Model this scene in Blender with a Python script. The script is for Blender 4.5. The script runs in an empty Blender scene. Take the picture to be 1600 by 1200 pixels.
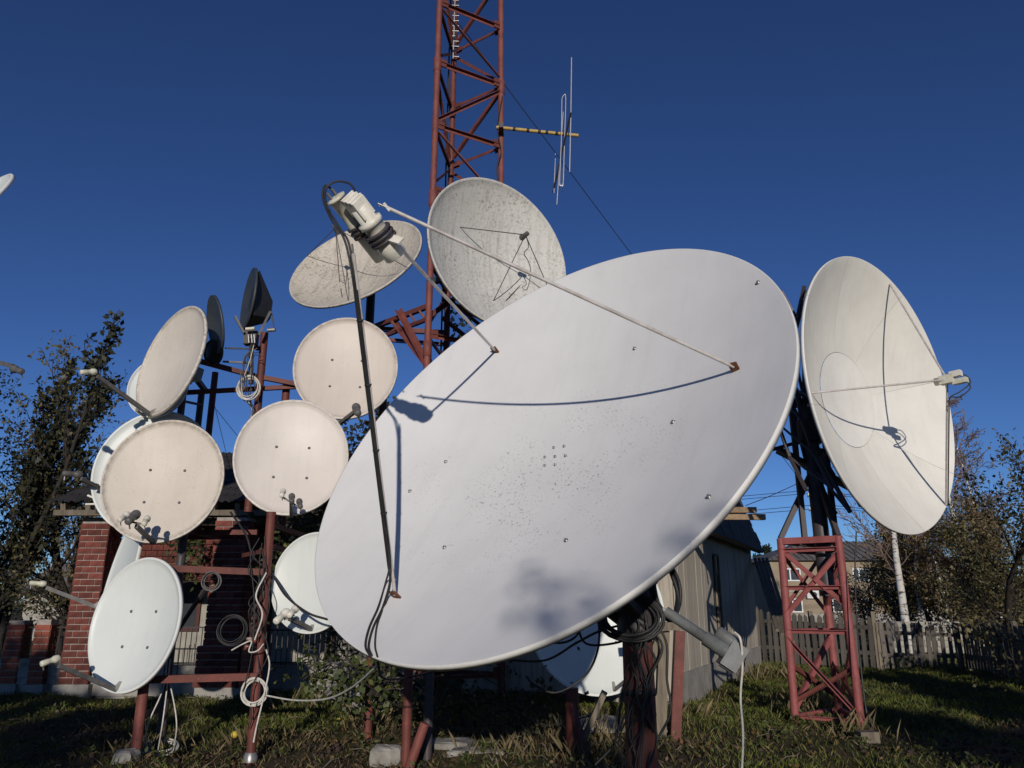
import bpy, math, random
import numpy as np
from mathutils import Vector, Matrix, Quaternion
random.seed(7); rng = np.random.default_rng(7)
S = bpy.context.scene
COL = S.collection
R_ = math.radians
# ------------------------------------------------------------------ camera, sky, sun, exposure
EYE = 1.6
PITCH = math.atan(340 / 1200)
cam = bpy.data.cameras.new('camera'); camo = bpy.data.objects.new('camera', cam); COL.objects.link(camo)
camo.location = (0, 0, EYE); camo.rotation_euler = (math.pi / 2 + PITCH, 0, 0)
cam.sensor_width = 36; cam.lens = 27; cam.clip_end = 3000; cam.clip_start = 0.05
S.camera = camo
def ray(u, v):
    c, s = math.cos(PITCH), math.sin(PITCH)
    return (Vector((0, c, s)) * 1200 + Vector((u - 800, 0, 0)) - Vector((0, -s, c)) * (v - 600))
CAM = Vector((0, 0, EYE))
def at(u, v, Y):                      # the point seen at (u, v) that stands Y metres in front of the camera
    d = ray(u, v); return CAM + d * (Y / d.y)
def gnd(u, v, z=0.0):                 # the ground point seen at (u, v)
    d = ray(u, v); return CAM + d * ((z - EYE) / d.z)
SUND = ray(774, 1231).normalized()    # direction the light travels
SUN_EL = math.asin(-SUND.z); SUN_AZ = math.atan2(-SUND.x, -SUND.y)
W = bpy.data.worlds.new('World'); S.world = W; W.use_nodes = True
nt = W.node_tree; bg = nt.nodes['Background']
sky = nt.nodes.new('ShaderNodeTexSky'); sky.sky_type = 'NISHITA'; sky.sun_disc = False
sky.sun_elevation = SUN_EL; sky.sun_rotation = SUN_AZ
sky.air_density = 0.7; sky.dust_density = 0.0; sky.ozone_density = 4.5; sky.altitude = 150
gm = nt.nodes.new('ShaderNodeGamma'); gm.inputs['Gamma'].default_value = 1.12
hs = nt.nodes.new('ShaderNodeHueSaturation'); hs.inputs['Hue'].default_value = .508; hs.inputs['Saturation'].default_value = 1.01
nt.links.new(sky.outputs[0], gm.inputs[0]); nt.links.new(gm.outputs[0], hs.inputs['Color']); nt.links.new(hs.outputs[0], bg.inputs[0]); bg.inputs[1].default_value = 0.066
sl = bpy.data.lights.new('sun', 'SUN'); sl.energy = 3.2; sl.angle = R_(0.53); sl.color = (1, 0.93, 0.84)
so = bpy.data.objects.new('sun', sl); COL.objects.link(so); so.location = (0, -20, 10)
so.rotation_euler = SUND.to_track_quat('-Z', 'Y').to_euler()
S.view_settings.view_transform = 'Standard'; S.view_settings.look = 'None'
S.view_settings.exposure = 0.0; S.view_settings.gamma = 1; S.view_settings.use_curve_mapping = False
S.cycles.max_bounces = 4; S.cycles.diffuse_bounces = 2; S.cycles.glossy_bounces = 2; S.cycles.transparent_max_bounces = 4

# ------------------------------------------------------------------ materials
class N:
    def __init__(s, name):
        s.m = bpy.data.materials.new(name); s.m.use_nodes = True; s.t = s.m.node_tree; s.b = s.t.nodes['Principled BSDF']
        s.tc = s.t.nodes.new('ShaderNodeTexCoord')
    def n(s, typ, **kw):
        x = s.t.nodes.new(typ)
        for k, v in kw.items():
            if k in x.inputs: x.inputs[k].default_value = v
            else: setattr(x, k, v)
        return x
    def l(s, a, b): s.t.links.new(a, b)
    def noise(s, scale, detail=4, rough=.6, stretch=None, co='Object'):
        x = s.n('ShaderNodeTexNoise'); x.inputs['Scale'].default_value = scale; x.inputs['Detail'].default_value = detail; x.inputs['Roughness'].default_value = rough
        src = getattr(s, 'src', None) or s.tc.outputs[co]
        if stretch:
            mp = s.n('ShaderNodeMapping'); mp.inputs['Scale'].default_value = stretch; s.l(src, mp.inputs[0]); src = mp.outputs[0]
        s.l(src, x.inputs['Vector']); return x.outputs['Fac']
    def ramp(s, fac, a, b):
        x = s.n('ShaderNodeMapRange'); x.inputs['From Min'].default_value = a; x.inputs['From Max'].default_value = b; s.l(fac, x.inputs[0]); return x.outputs[0]
    def mix(s, fac, c1, c2):
        x = s.n('ShaderNodeMix', data_type='RGBA')
        if hasattr(fac, 'links'): s.l(fac, x.inputs[0])
        else: x.inputs[0].default_value = fac
        for i, c in ((6, c1), (7, c2)):
            if hasattr(c, 'links'): s.l(c, x.inputs[i])
            else: x.inputs[i].default_value = (*c, 1)
        return x.outputs[2]
    def mul(s, a, k):
        x = s.n('ShaderNodeMath', operation='MULTIPLY'); s.l(a, x.inputs[0])
        if hasattr(k, 'links'): s.l(k, x.inputs[1])
        else: x.inputs[1].default_value = k
        return x.outputs[0]
    def bump(s, fac, strength=.3, dist=.01):
        x = s.n('ShaderNodeBump'); x.inputs['Strength'].default_value = strength; x.inputs['Distance'].default_value = dist
        s.l(fac, x.inputs['Height']); s.l(x.outputs[0], s.b.inputs['Normal'])
    def done(s, col, rough=.6, metal=0, spec=.4):
        if hasattr(col, 'links'): s.l(col, s.b.inputs['Base Color'])
        else: s.b.inputs['Base Color'].default_value = (*col, 1)
        s.b.inputs['Roughness'].default_value = rough; s.b.inputs['Metallic'].default_value = metal; s.b.inputs['Specular IOR Level'].default_value = spec
        return s.m
def simple(name, c1, c2=None, scale=6, rough=.6, metal=0, spec=.4, bump=0, stretch=None, lo=.35, hi=.65, detail=5, rnd=0):
    k = N(name)
    if c2 is None: c2 = tuple(x * .7 for x in c1)
    f = k.noise(scale, detail, .65, stretch); col = k.mix(k.ramp(f, lo, hi), c1, c2)
    if rnd:
        oi = k.n('ShaderNodeObjectInfo'); h = k.n('ShaderNodeHueSaturation'); mr = k.n('ShaderNodeMapRange')
        mr.inputs['To Min'].default_value = 1 - rnd; mr.inputs['To Max'].default_value = 1 + rnd
        k.l(oi.outputs['Random'], mr.inputs[0]); k.l(mr.outputs[0], h.inputs['Value']); k.l(col, h.inputs['Color']); col = h.outputs[0]
    if bump: k.bump(k.noise(scale * 4, 4, .6, stretch), bump)
    return k.done(col, rough, metal, spec)
def dish_mat(name, c, dirt, speck, streak, specscale=60, rough=.42, dirtcol=(.16, .14, .11), rim=0.0, moss=0, th=.66):
    k = N(name)
    oi = k.n('ShaderNodeObjectInfo'); ofs = k.n('ShaderNodeVectorMath', operation='SCALE'); ofs.inputs[0].default_value = (1, 1.7, .6)
    sc_ = k.n('ShaderNodeMath', operation='MULTIPLY'); sc_.inputs[1].default_value = 9; k.l(oi.outputs['Random'], sc_.inputs[0]); k.l(sc_.outputs[0], ofs.inputs['Scale'])
    ad = k.n('ShaderNodeVectorMath', operation='ADD'); k.l(k.tc.outputs['Object'], ad.inputs[0]); k.l(ofs.outputs[0], ad.inputs[1]); k.src = ad.outputs[0]
    col = k.mix(k.ramp(k.noise(1.6, 5, .6), .35, .7), c, tuple(x * (1 - .05 - dirt * .12) for x in c))
    st = k.ramp(k.noise(3.5, 6, .7, (3.2, .22, 1)), .5, .72)
    col = k.mix(k.mul(st, streak), col, dirtcol)
    sp = k.ramp(k.noise(specscale, 3, .55), th, th + .06); big = k.ramp(k.noise(2.2, 4, .6), .42, .62)
    if th < .65:
        ln = k.n('ShaderNodeVectorMath', operation='LENGTH'); mp_ = k.n('ShaderNodeMapping'); mp_.inputs['Location'].default_value = (-.0, .25, 0); mp_.inputs['Scale'].default_value = (1, 1.25, 0)
        k.l(k.tc.outputs['Object'], mp_.inputs[0]); k.l(mp_.outputs[0], ln.inputs[0]); big = k.mul(k.ramp(k.noise(2.6, 5, .7), .44, .56), k.ramp(ln.outputs['Value'], 1.35, .35))
    col = k.mix(k.mul(k.mul(sp, big), speck), col, dirtcol)
    sp2 = k.ramp(k.noise(specscale * .35, 6, .8), .68, .74)
    col = k.mix(k.mul(sp2, speck * .8), col, tuple(x * .8 for x in dirtcol))
    if moss:
        fine = k.ramp(k.noise(specscale * .9, 5, .8), .52, .62); patch = k.ramp(k.noise(1.4, 5, .65), .3, .62)
        col = k.mix(k.mul(k.mul(fine, patch), moss), col, (.13, .115, .085))
    if rim:                                         # grime that gathers along the rim lip
        sep = k.n('ShaderNodeVectorMath', operation='LENGTH'); mp = k.n('ShaderNodeMapping'); mp.inputs['Scale'].default_value = (1, 1 / 1.09, 0)
        k.l(k.tc.outputs['Object'], mp.inputs[0]); k.l(mp.outputs[0], sep.inputs[0])
        rr = k.ramp(sep.outputs['Value'], rim * .93, rim * .985); gr = k.ramp(k.noise(14, 6, .8), .40, .62)
        col = k.mix(k.mul(k.mul(rr, gr), .5), col, (.11, .09, .065))
    hv = k.n('ShaderNodeHueSaturation'); mr = k.n('ShaderNodeMapRange'); mr.inputs['To Min'].default_value = .93; mr.inputs['To Max'].default_value = 1.05
    mr2 = k.n('ShaderNodeMapRange'); mr2.inputs['To Min'].default_value = 1.2; mr2.inputs['To Max'].default_value = .8
    k.l(oi.outputs['Random'], mr.inputs[0]); k.l(mr.outputs[0], hv.inputs['Value']); k.l(oi.outputs['Random'], mr2.inputs[0]); k.l(mr2.outputs[0], hv.inputs['Saturation']); k.l(col, hv.inputs['Color'])
    k.bump(k.noise(5, 3, .5), .12, .02)
    return k.done(hv.outputs[0], rough, 0, .35)
M = {}
M['dish_big'] = dish_mat('white_dish_paint', (.73, .72, .705), .3, .8, .07, 62, .4, (.2, .19, .18), 0, 0, .60)
M['dish_right'] = dish_mat('warm_white_dish', (.74, .71, .64), .5, .25, .10, 40)
M['dish_moss'] = dish_mat('lichen_dish', (.57, .525, .46), .6, .9, .5, 22, .6, (.14, .12, .085), 0, .95)
M['dish_moss_low'] = dish_mat('worn_dish', (.60, .585, .545), .6, .8, .42, 22, .6, (.17, .155, .13), 0, .75)
M['dish_pink'] = dish_mat('cream_dish', (.66, .59, .52), .4, .6, .08, 60, .45, (.2, .16, .12), .66)
M['dish_pink_dirty'] = dish_mat('dirty_cream_dish', (.65, .585, .505), .6, .9, .10, 55, .5, (.17, .13, .09), .66, .12)
M['dish_pale'] = dish_mat('pale_green_white_dish', (.66, .69, .655), .2, .12, .05, 60, .4)
M['dish_grey'] = dish_mat('grey_white_dish', (.60, .63, .62), .4, .35, .12, 60, .5)
M['dish_black'] = simple('dark_grey_plastic', (.035, .04, .045), (.05, .055, .055), 5, .5)
M['rim'] = simple('rim_paint', (.62, .58, .52), (.3, .25, .19), 22, .5, lo=.5, hi=.7)
M['rim_white'] = simple('white_rim_paint', (.68, .67, .64), (.5, .48, .44), 30, .5, lo=.55, hi=.8)
M['back'] = simple('dish_back', (.32, .31, .29), (.22, .2, .18), 4, .6)
def paint(name, c1, c2, rust=(.075, .034, .02)):
    k = N(name); col = k.mix(k.ramp(k.noise(3.5, 6, .7), .35, .68), c1, c2)
    col = k.mix(k.ramp(k.noise(11, 8, .8), .585, .66), col, rust)
    col = k.mix(k.mul(k.ramp(k.noise(24, 5, .7), .64, .70), .7), col, (.30, .20, .17))
    k.bump(k.noise(30, 6, .7), .25, .01); return k.done(col, .6, 0, .3)
M['redpaint'] = paint('red_brown_paint', (.165, .047, .036), (.085, .027, .021))
M['pinkpaint'] = paint('faded_red_paint', (.225, .070, .058), (.135, .042, .034))
M['rosepaint'] = paint('rose_red_paint', (.30, .088, .084), (.20, .058, .054))
M['maroonpipe'] = paint('maroon_pipe_paint', (.135, .042, .036), (.075, .026, .021))
M['darkmetal'] = simple('dark_painted_steel', (.045, .045, .055), (.07, .05, .045), 10, .5)
M['steel'] = simple('galvanised_steel', (.36, .36, .36), (.25, .24, .23), 14, .4, .6)
M['strut'] = simple('pale_strut_paint', (.55, .52, .5), (.38, .34, .31), 12, .45)
M['grey'] = simple('grey_actuator_paint', (.16, .17, .175), (.11, .115, .115), 12, .45, bump=.05)
M['whiteplastic'] = simple('aged_white_plastic', (.72, .69, .6), (.55, .51, .42), 14, .4, lo=.45, hi=.75)
M['beigeplastic'] = simple('beige_plastic', (.62, .6, .48), (.45, .42, .32), 14, .4, lo=.45, hi=.75)
M['greyplastic'] = simple('grey_plastic', (.13, .125, .12), (.08, .075, .07), 14, .5)
M['black'] = simple('black_rubber', (.018, .018, .02), (.03, .03, .03), 10, .55)
M['whitecable'] = simple('white_cable', (.62, .6, .55), (.45, .42, .36), 20, .5)
M['rust'] = simple('rust', (.16, .06, .03), (.09, .035, .02), 30, .8)
M['brick'] = simple('red_brick', (.185, .048, .034), (.085, .026, .02), 5, .9, bump=.5, rnd=.42)
M['brickpaint'] = simple('painted_brick', (.28, .07, .035), (.17, .043, .026), 4, .7, bump=.3, rnd=.15)
M['mortar'] = simple('mortar', (.36, .315, .275), (.24, .2, .18), 10, .9, bump=.3)
M['plaster'] = simple('grey_plaster', (.36, .34, .29), (.25, .235, .2), 3, .9, bump=.3)
M['concrete'] = simple('rough_concrete', (.33, .31, .28), (.21, .195, .17), 3, .9, bump=.5)
M['stone'] = simple('pale_stone', (.31, .295, .265), (.15, .14, .12), 5, .9, bump=.6)
M['plank'] = simple('grey_weathered_plank', (.46, .41, .335), (.30, .265, .215), 3, .85, bump=.3, stretch=(4, 4, .4), rnd=.10)
M['fenceplank'] = simple('old_fence_plank', (.13, .115, .10), (.07, .06, .05), 3, .9, bump=.3, stretch=(5, 5, .5), rnd=.35)
M['freshwood'] = simple('fresh_timber', (.42, .30, .18), (.30, .2, .12), 3, .7, stretch=(.5, 6, 6), bump=.15, rnd=.1)
M['oldwood'] = simple('old_timber', (.20, .165, .12), (.11, .09, .065), 3, .85, stretch=(5, 5, .6), bump=.3, rnd=.15)
M['slate'] = simple('dark_roof_slate', (.035, .032, .032), (.055, .048, .045), 4, .8, rnd=.3, bump=.2)
M['roofgrey'] = simple('grey_sheet_roof', (.19, .17, .155), (.12, .105, .1), .8, .8)
M['housewall'] = simple('sand_house_wall', (.31, .245, .17), (.24, .19, .13), .7, .9)
M['doorwood'] = simple('maroon_board', (.085, .022, .018), (.05, .016, .014), 4, .7, stretch=(4, 4, .4))
M['glass'] = simple('window_glass', (.03, .035, .04), (.05, .055, .06), 1, .12, spec=.6)
M['windowframe'] = simple('white_window_frame', (.7, .7, .68), (.6, .6, .58), 5, .5)
M['iron'] = simple('black_iron', (.02, .02, .02), (.04, .03, .025), 10, .5)
M['yellow'] = simple('yellow_boom', (.50, .34, .10), (.38, .24, .07), 14, .5)
M['alu'] = simple('aluminium_rod', (.55, .56, .57), (.45, .45, .45), 10, .35, .5)
M['bark'] = simple('dark_bark', (.04, .032, .026), (.022, .018, .015), 8, .9, bump=.5)
def birch():
    k = N('birch_bark'); f = k.ramp(k.noise(3.0, 5, .7, (1, 1, 3)), .52, .6)
    return k.done(k.mix(f, (.52, .50, .46), (.05, .045, .04)), .8)
M['birch'] = birch()
M['twig'] = simple('birch_twig', (.20, .135, .115), (.13, .09, .075), 4, .9)
def leaf_mat(name, a, b, trans=.25):
    k = N(name); at_ = k.n('ShaderNodeAttribute', attribute_name='tint')
    col = k.mix(at_.outputs['Fac'], a, b); m = k.done(col, .55, 0, .3)
    tr = k.n('ShaderNodeBsdfTranslucent'); k.l(col, tr.inputs[0]); mx = k.n('ShaderNodeMixShader'); mx.inputs[0].default_value = trans
    k.l(k.b.outputs[0], mx.inputs[1]); k.l(tr.outputs[0], mx.inputs[2]); k.l(mx.outputs[0], k.t.nodes['Material Output'].inputs[0]); return m
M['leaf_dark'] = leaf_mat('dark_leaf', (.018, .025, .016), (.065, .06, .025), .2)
M['leaf_olive'] = leaf_mat('olive_leaf', (.085, .08, .035), (.22, .175, .07))
M['leaf_vine'] = leaf_mat('vine_leaf', (.03, .05, .015), (.14, .15, .045))
M['leaf_yellow'] = leaf_mat('autumn_leaf', (.13, .10, .03), (.33, .24, .07))
M['leaf_brown'] = leaf_mat('brown_leaf', (.14, .10, .06), (.33, .235, .125))
M['needle'] = leaf_mat('conifer_needle', (.012, .022, .014), (.035, .05, .022), .1)
M['grass'] = leaf_mat('grass_blade', (.06, .095, .014), (.23, .24, .05))
M['straw'] = leaf_mat('dry_grass', (.12, .095, .045), (.27, .205, .10))
M['litter'] = leaf_mat('fallen_leaf', (.06, .038, .02), (.2, .12, .045), .1)
M['apple'] = simple('yellow_fruit', (.62, .5, .06), (.5, .36, .04), 6, .4)

# ------------------------------------------------------------------ mesh helpers
ORG = {}
def wloc(o): return ORG.get(o.name, Vector((0, 0, 0)))
def tag(o, label=None, cat=None, group=None, kind=None):
    if label: o['label'] = label
    if cat: o['category'] = cat
    if group: o['group'] = group
    if kind: o['kind'] = kind
    return o
def empty(name, loc, label, cat, group=None):
    o = bpy.data.objects.new(name, None); COL.objects.link(o); o.location = loc; o.empty_display_size = .1
    ORG[o.name] = Vector(loc); return tag(o, label, cat, group)
class MB:
    def __init__(s): s.v = []; s.f = []; s.sm = []
    def add(s, vs, fs, smooth=False):
        b = len(s.v); s.v += [tuple(v) for v in vs]; s.f += [tuple(i + b for i in f) for f in fs]; s.sm += [smooth] * len(fs); return s
    def box(s, a, b):
        x0, y0, z0 = a; x1, y1, z1 = b
        return s.add([(x0,y0,z0),(x1,y0,z0),(x1,y1,z0),(x0,y1,z0),(x0,y0,z1),(x1,y0,z1),(x1,y1,z1),(x0,y1,z1)],
                     [(0,3,2,1),(4,5,6,7),(0,1,5,4),(1,2,6,5),(2,3,7,6),(3,0,4,7)])
    def obox(s, c, ax, ay, az):      # oriented box, half-axis vectors
        c, ax, ay, az = map(Vector, (c, ax, ay, az))
        vs = [c + ax * i + ay * j + az * k for k in (-1, 1) for i, j in ((-1,-1),(1,-1),(1,1),(-1,1))]
        return s.add(vs, [(0,3,2,1),(4,5,6,7),(0,1,5,4),(1,2,6,5),(2,3,7,6),(3,0,4,7)])
    def bar(s, p, q, w, h=None, up=(0, 0, 1)):
        p, q = Vector(p), Vector(q); h = h or w; d = q - p; u = d.normalized(); up = Vector(up)
        if abs(u.dot(up)) > .95: up = Vector((0, 1, 0))
        x = u.cross(up).normalized(); y = x.cross(u)
        return s.obox((p + q) / 2, d / 2, x * w / 2, y * h / 2)
    def angle(s, p, q, w, up=(0, 0, 1), t=.008):     # L-section steel
        p, q = Vector(p), Vector(q); d = q - p; u = d.normalized(); up = Vector(up)
        if abs(u.dot(up)) > .95: up = Vector((0, 1, 0))
        x = u.cross(up).normalized(); y = x.cross(u)
        s.obox((p + q) / 2 + x * w / 2, d / 2, x * w / 2, y * t / 2)
        return s.obox((p + q) / 2 + y * (w / 2 + t), d / 2, x * t / 2, y * w / 2)
    def tube(s, pts, r, n=8, cap=True):
        pts = [Vector(p) for p in pts]; k = len(pts); rs = r if hasattr(r, '__len__') else [r] * k
        d0 = (pts[1] - pts[0]).normalized(); a = Vector((0, 0, 1)) if abs(d0.z) < .9 else Vector((1, 0, 0))
        x = d0.cross(a).normalized(); vs = []
        for i, p in enumerate(pts):
            d = (pts[min(i + 1, k - 1)] - pts[max(i - 1, 0)])
            d = d.normalized() if d.length > 1e-9 else d0
            x = (x - d * x.dot(d)); x = x.normalized() if x.length > 1e-6 else d.orthogonal().normalized()
            y = d.cross(x)
            for j in range(n):
                t = 2 * math.pi * j / n; vs.append(p + (x * math.cos(t) + y * math.sin(t)) * rs[i])
        fs = [(i*n+j, i*n+(j+1)%n, (i+1)*n+(j+1)%n, (i+1)*n+j) for i in range(k-1) for j in range(n)]
        s.add(vs, fs, n > 5)
        if cap: s.add(vs[:n], [tuple(range(n - 1, -1, -1))]); s.add(vs[-n:], [tuple(range(n))])
        return s
    def cyl(s, p, q, r, n=16): return s.tube([p, q], r, n)
    def lathe(s, prof, n, org, ax):   # prof: list (r, h) along axis ax
        ax = Vector(ax).normalized(); x = ax.orthogonal().normalized(); y = ax.cross(x); org = Vector(org); vs = []
        for r, h in prof:
            for j in range(n):
                t = 2 * math.pi * j / n; vs.append(org + ax * h + (x * math.cos(t) + y * math.sin(t)) * r)
        k = len(prof)
        fs = [(i*n+j, i*n+(j+1)%n, (i+1)*n+(j+1)%n, (i+1)*n+j) for i in range(k-1) for j in range(n)]
        s.add(vs, fs, True); s.add(vs[:n], [tuple(range(n - 1, -1, -1))]); s.add(vs[-n:], [tuple(range(n))]); return s
    def ball(s, c, r, n=10, sq=(1, 1, 1)):
        c = Vector(c); vs = []; m = n // 2
        for i in range(m + 1):
            ph = math.pi * i / m
            for j in range(n):
                t = 2 * math.pi * j / n; vs.append(c + Vector((math.sin(ph)*math.cos(t)*sq[0], math.sin(ph)*math.sin(t)*sq[1], math.cos(ph)*sq[2])) * r)
        return s.add(vs, [(i*n+j, (i+1)*n+j, (i+1)*n+(j+1)%n, i*n+(j+1)%n) for i in range(m) for j in range(n)], True)
    def mesh(s, name, mat, off=Vector((0, 0, 0)), fm=None):
        me = bpy.data.meshes.new(name)
        me.from_pydata([(v[0]-off[0], v[1]-off[1], v[2]-off[2]) for v in s.v], [], s.f)
        for m in (mat if isinstance(mat, (list, tuple)) else [mat]): me.materials.append(M[m])
        me.polygons.foreach_set('use_smooth', s.sm)
        if fm is not None: me.polygons.foreach_set('material_index', fm)
        me.update(); return me
    def build(s, name, mat, parent=None, loc=None, fm=None):
        base = wloc(parent) if parent is not None else Vector((0, 0, 0))
        org = Vector(loc) if loc is not None else base
        o = bpy.data.objects.new(name, s.mesh(name, mat, org, fm)); COL.objects.link(o)
        if parent is not None: o.parent = parent; o.location = org - base
        else: o.location = org
        ORG[o.name] = org; return o
def piece(name, me, parent, loc, rot=None, scale=None):   # one more object sharing mesh data
    o = bpy.data.objects.new(name, me); COL.objects.link(o); o.parent = parent; o.location = Vector(loc) - wloc(parent)
    if rot is not None: o.rotation_euler = rot
    if scale is not None: o.scale = scale
    ORG[o.name] = Vector(loc); return o
def spline(pts, n=8):
    P = [Vector(p) for p in pts]; P = [P[0] * 2 - P[1]] + P + [P[-1] * 2 - P[-2]]; out = []
    for i in range(1, len(P) - 2):
        a, b, c, d = P[i-1:i+3]
        for k in range(n):
            t = k / n; out.append(.5 * ((2*b) + (c-a)*t + (2*a-5*b+4*c-d)*t*t + (3*b-a-3*c+d)*t**3))
    out.append(P[-2]); return out
def cable(name, pts, r, mat, label=None, cat='cable', parent=None, n=6, sm=8, group=None):
    o = MB().tube(spline(pts, sm), r, n).build(name, mat, parent)
    if parent is None: tag(o, label, cat, group)
    return o
def npmesh(name, V, F, mats, parent=None, tint=None, fm=None, smooth=False):
    base = np.array(wloc(parent)) if parent is not None else np.zeros(3)
    me = bpy.data.meshes.new(name); V = np.asarray(V, np.float32) - base.astype(np.float32); F = np.asarray(F, np.int32); k = F.shape[1]
    me.vertices.add(len(V)); me.vertices.foreach_set('co', V.ravel()); me.loops.add(F.size); me.loops.foreach_set('vertex_index', F.ravel())
    me.polygons.add(len(F)); me.polygons.foreach_set('loop_start', np.arange(0, F.size, k, dtype=np.int32)); me.polygons.foreach_set('loop_total', np.full(len(F), k, np.int32))
    for m in mats: me.materials.append(M[m])
    if fm is not None: me.polygons.foreach_set('material_index', np.asarray(fm, np.int32))
    if smooth: me.polygons.foreach_set('use_smooth', np.ones(len(F), bool))
    if tint is not None:
        a = me.attributes.new('tint', 'FLOAT', 'POINT'); a.data.foreach_set('value', np.asarray(tint, np.float32))
    me.update(calc_edges=True); me.validate()
    o = bpy.data.objects.new(name, me); COL.objects.link(o)
    if parent is not None: o.parent = parent
    ORG[o.name] = Vector(base); return o
def leaf_quads(P, size, up=0.2, aspect=.55, dirs=None):
    n = len(P); P = np.asarray(P, float)
    a = rng.normal(size=(n, 3)) if dirs is None else dirs + rng.normal(size=(n, 3)) * .6
    a[:, 2] -= up; a /= np.linalg.norm(a, axis=1)[:, None]
    b = np.cross(a, rng.normal(size=(n, 3))); b /= np.linalg.norm(b, axis=1)[:, None]
    c = np.cross(a, b)
    L = (size * rng.uniform(.65, 1.3, n))[:, None]
    V = np.stack([P, P + a*L*.45 + b*L*aspect*.5 + c*L*.08, P + a*L, P + a*L*.45 - b*L*aspect*.5 + c*L*.08], 1).reshape(-1, 3)
    F = np.arange(4 * n).reshape(-1, 4); T = np.repeat(np.clip(rng.beta(1.6, 2.6, n), 0, 1), 4); return V, F, T

# ------------------------------------------------------------------ ground
def hgt(x, y):
    return (.05*np.sin(x*1.3+.7)*np.cos(y*.9) + .035*np.sin(x*3.1+y*2.3) + .02*np.sin(x*6.7-y*5.1) + .012*np.sin(x*13+y*11)) * np.clip((60-abs(y))/40, 0, 1)
xs = np.concatenate([np.linspace(-900, -22, 14)[:-1], np.arange(-22, 22, .22), np.linspace(22, 900, 14)])
ys = np.concatenate([np.linspace(-300, 3, 12)[:-1], np.arange(3, 30, .22), np.linspace(30, 1500, 24)])
X, Y = np.meshgrid(xs, ys); Z = hgt(X, Y) + rng.normal(size=X.shape) * .012 * (np.abs(X) < 22) * (Y > 3) * (Y < 30)
nx, ny = len(xs), len(ys); idx = np.arange(nx*ny).reshape(ny, nx)
def ground_mat():
    k = N('soil_and_turf')
    soil = k.mix(k.ramp(k.noise(9, 6, .7), .35, .65), (.055, .04, .028), (.12, .09, .06))
    turf = k.mix(k.ramp(k.noise(5, 6, .7), .35, .65), (.05, .06, .02), (.11, .10, .04))
    col = k.mix(k.ramp(k.noise(.55, 5, .65), .42, .58), soil, turf)
    k.bump(k.noise(18, 6, .75), .9, .06)
    return k.done(col, .95, 0, .1)
M['ground'] = ground_mat()
g = npmesh('ground', np.stack([X, Y, Z], -1).reshape(-1, 3), np.stack([idx[:-1,:-1], idx[:-1,1:], idx[1:,1:], idx[1:,:-1]], -1).reshape(-1, 4), ['ground'], smooth=True)
tag(g, kind='structure')
def gz(p): return float(hgt(np.array(p[0]), np.array(p[1])))

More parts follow.
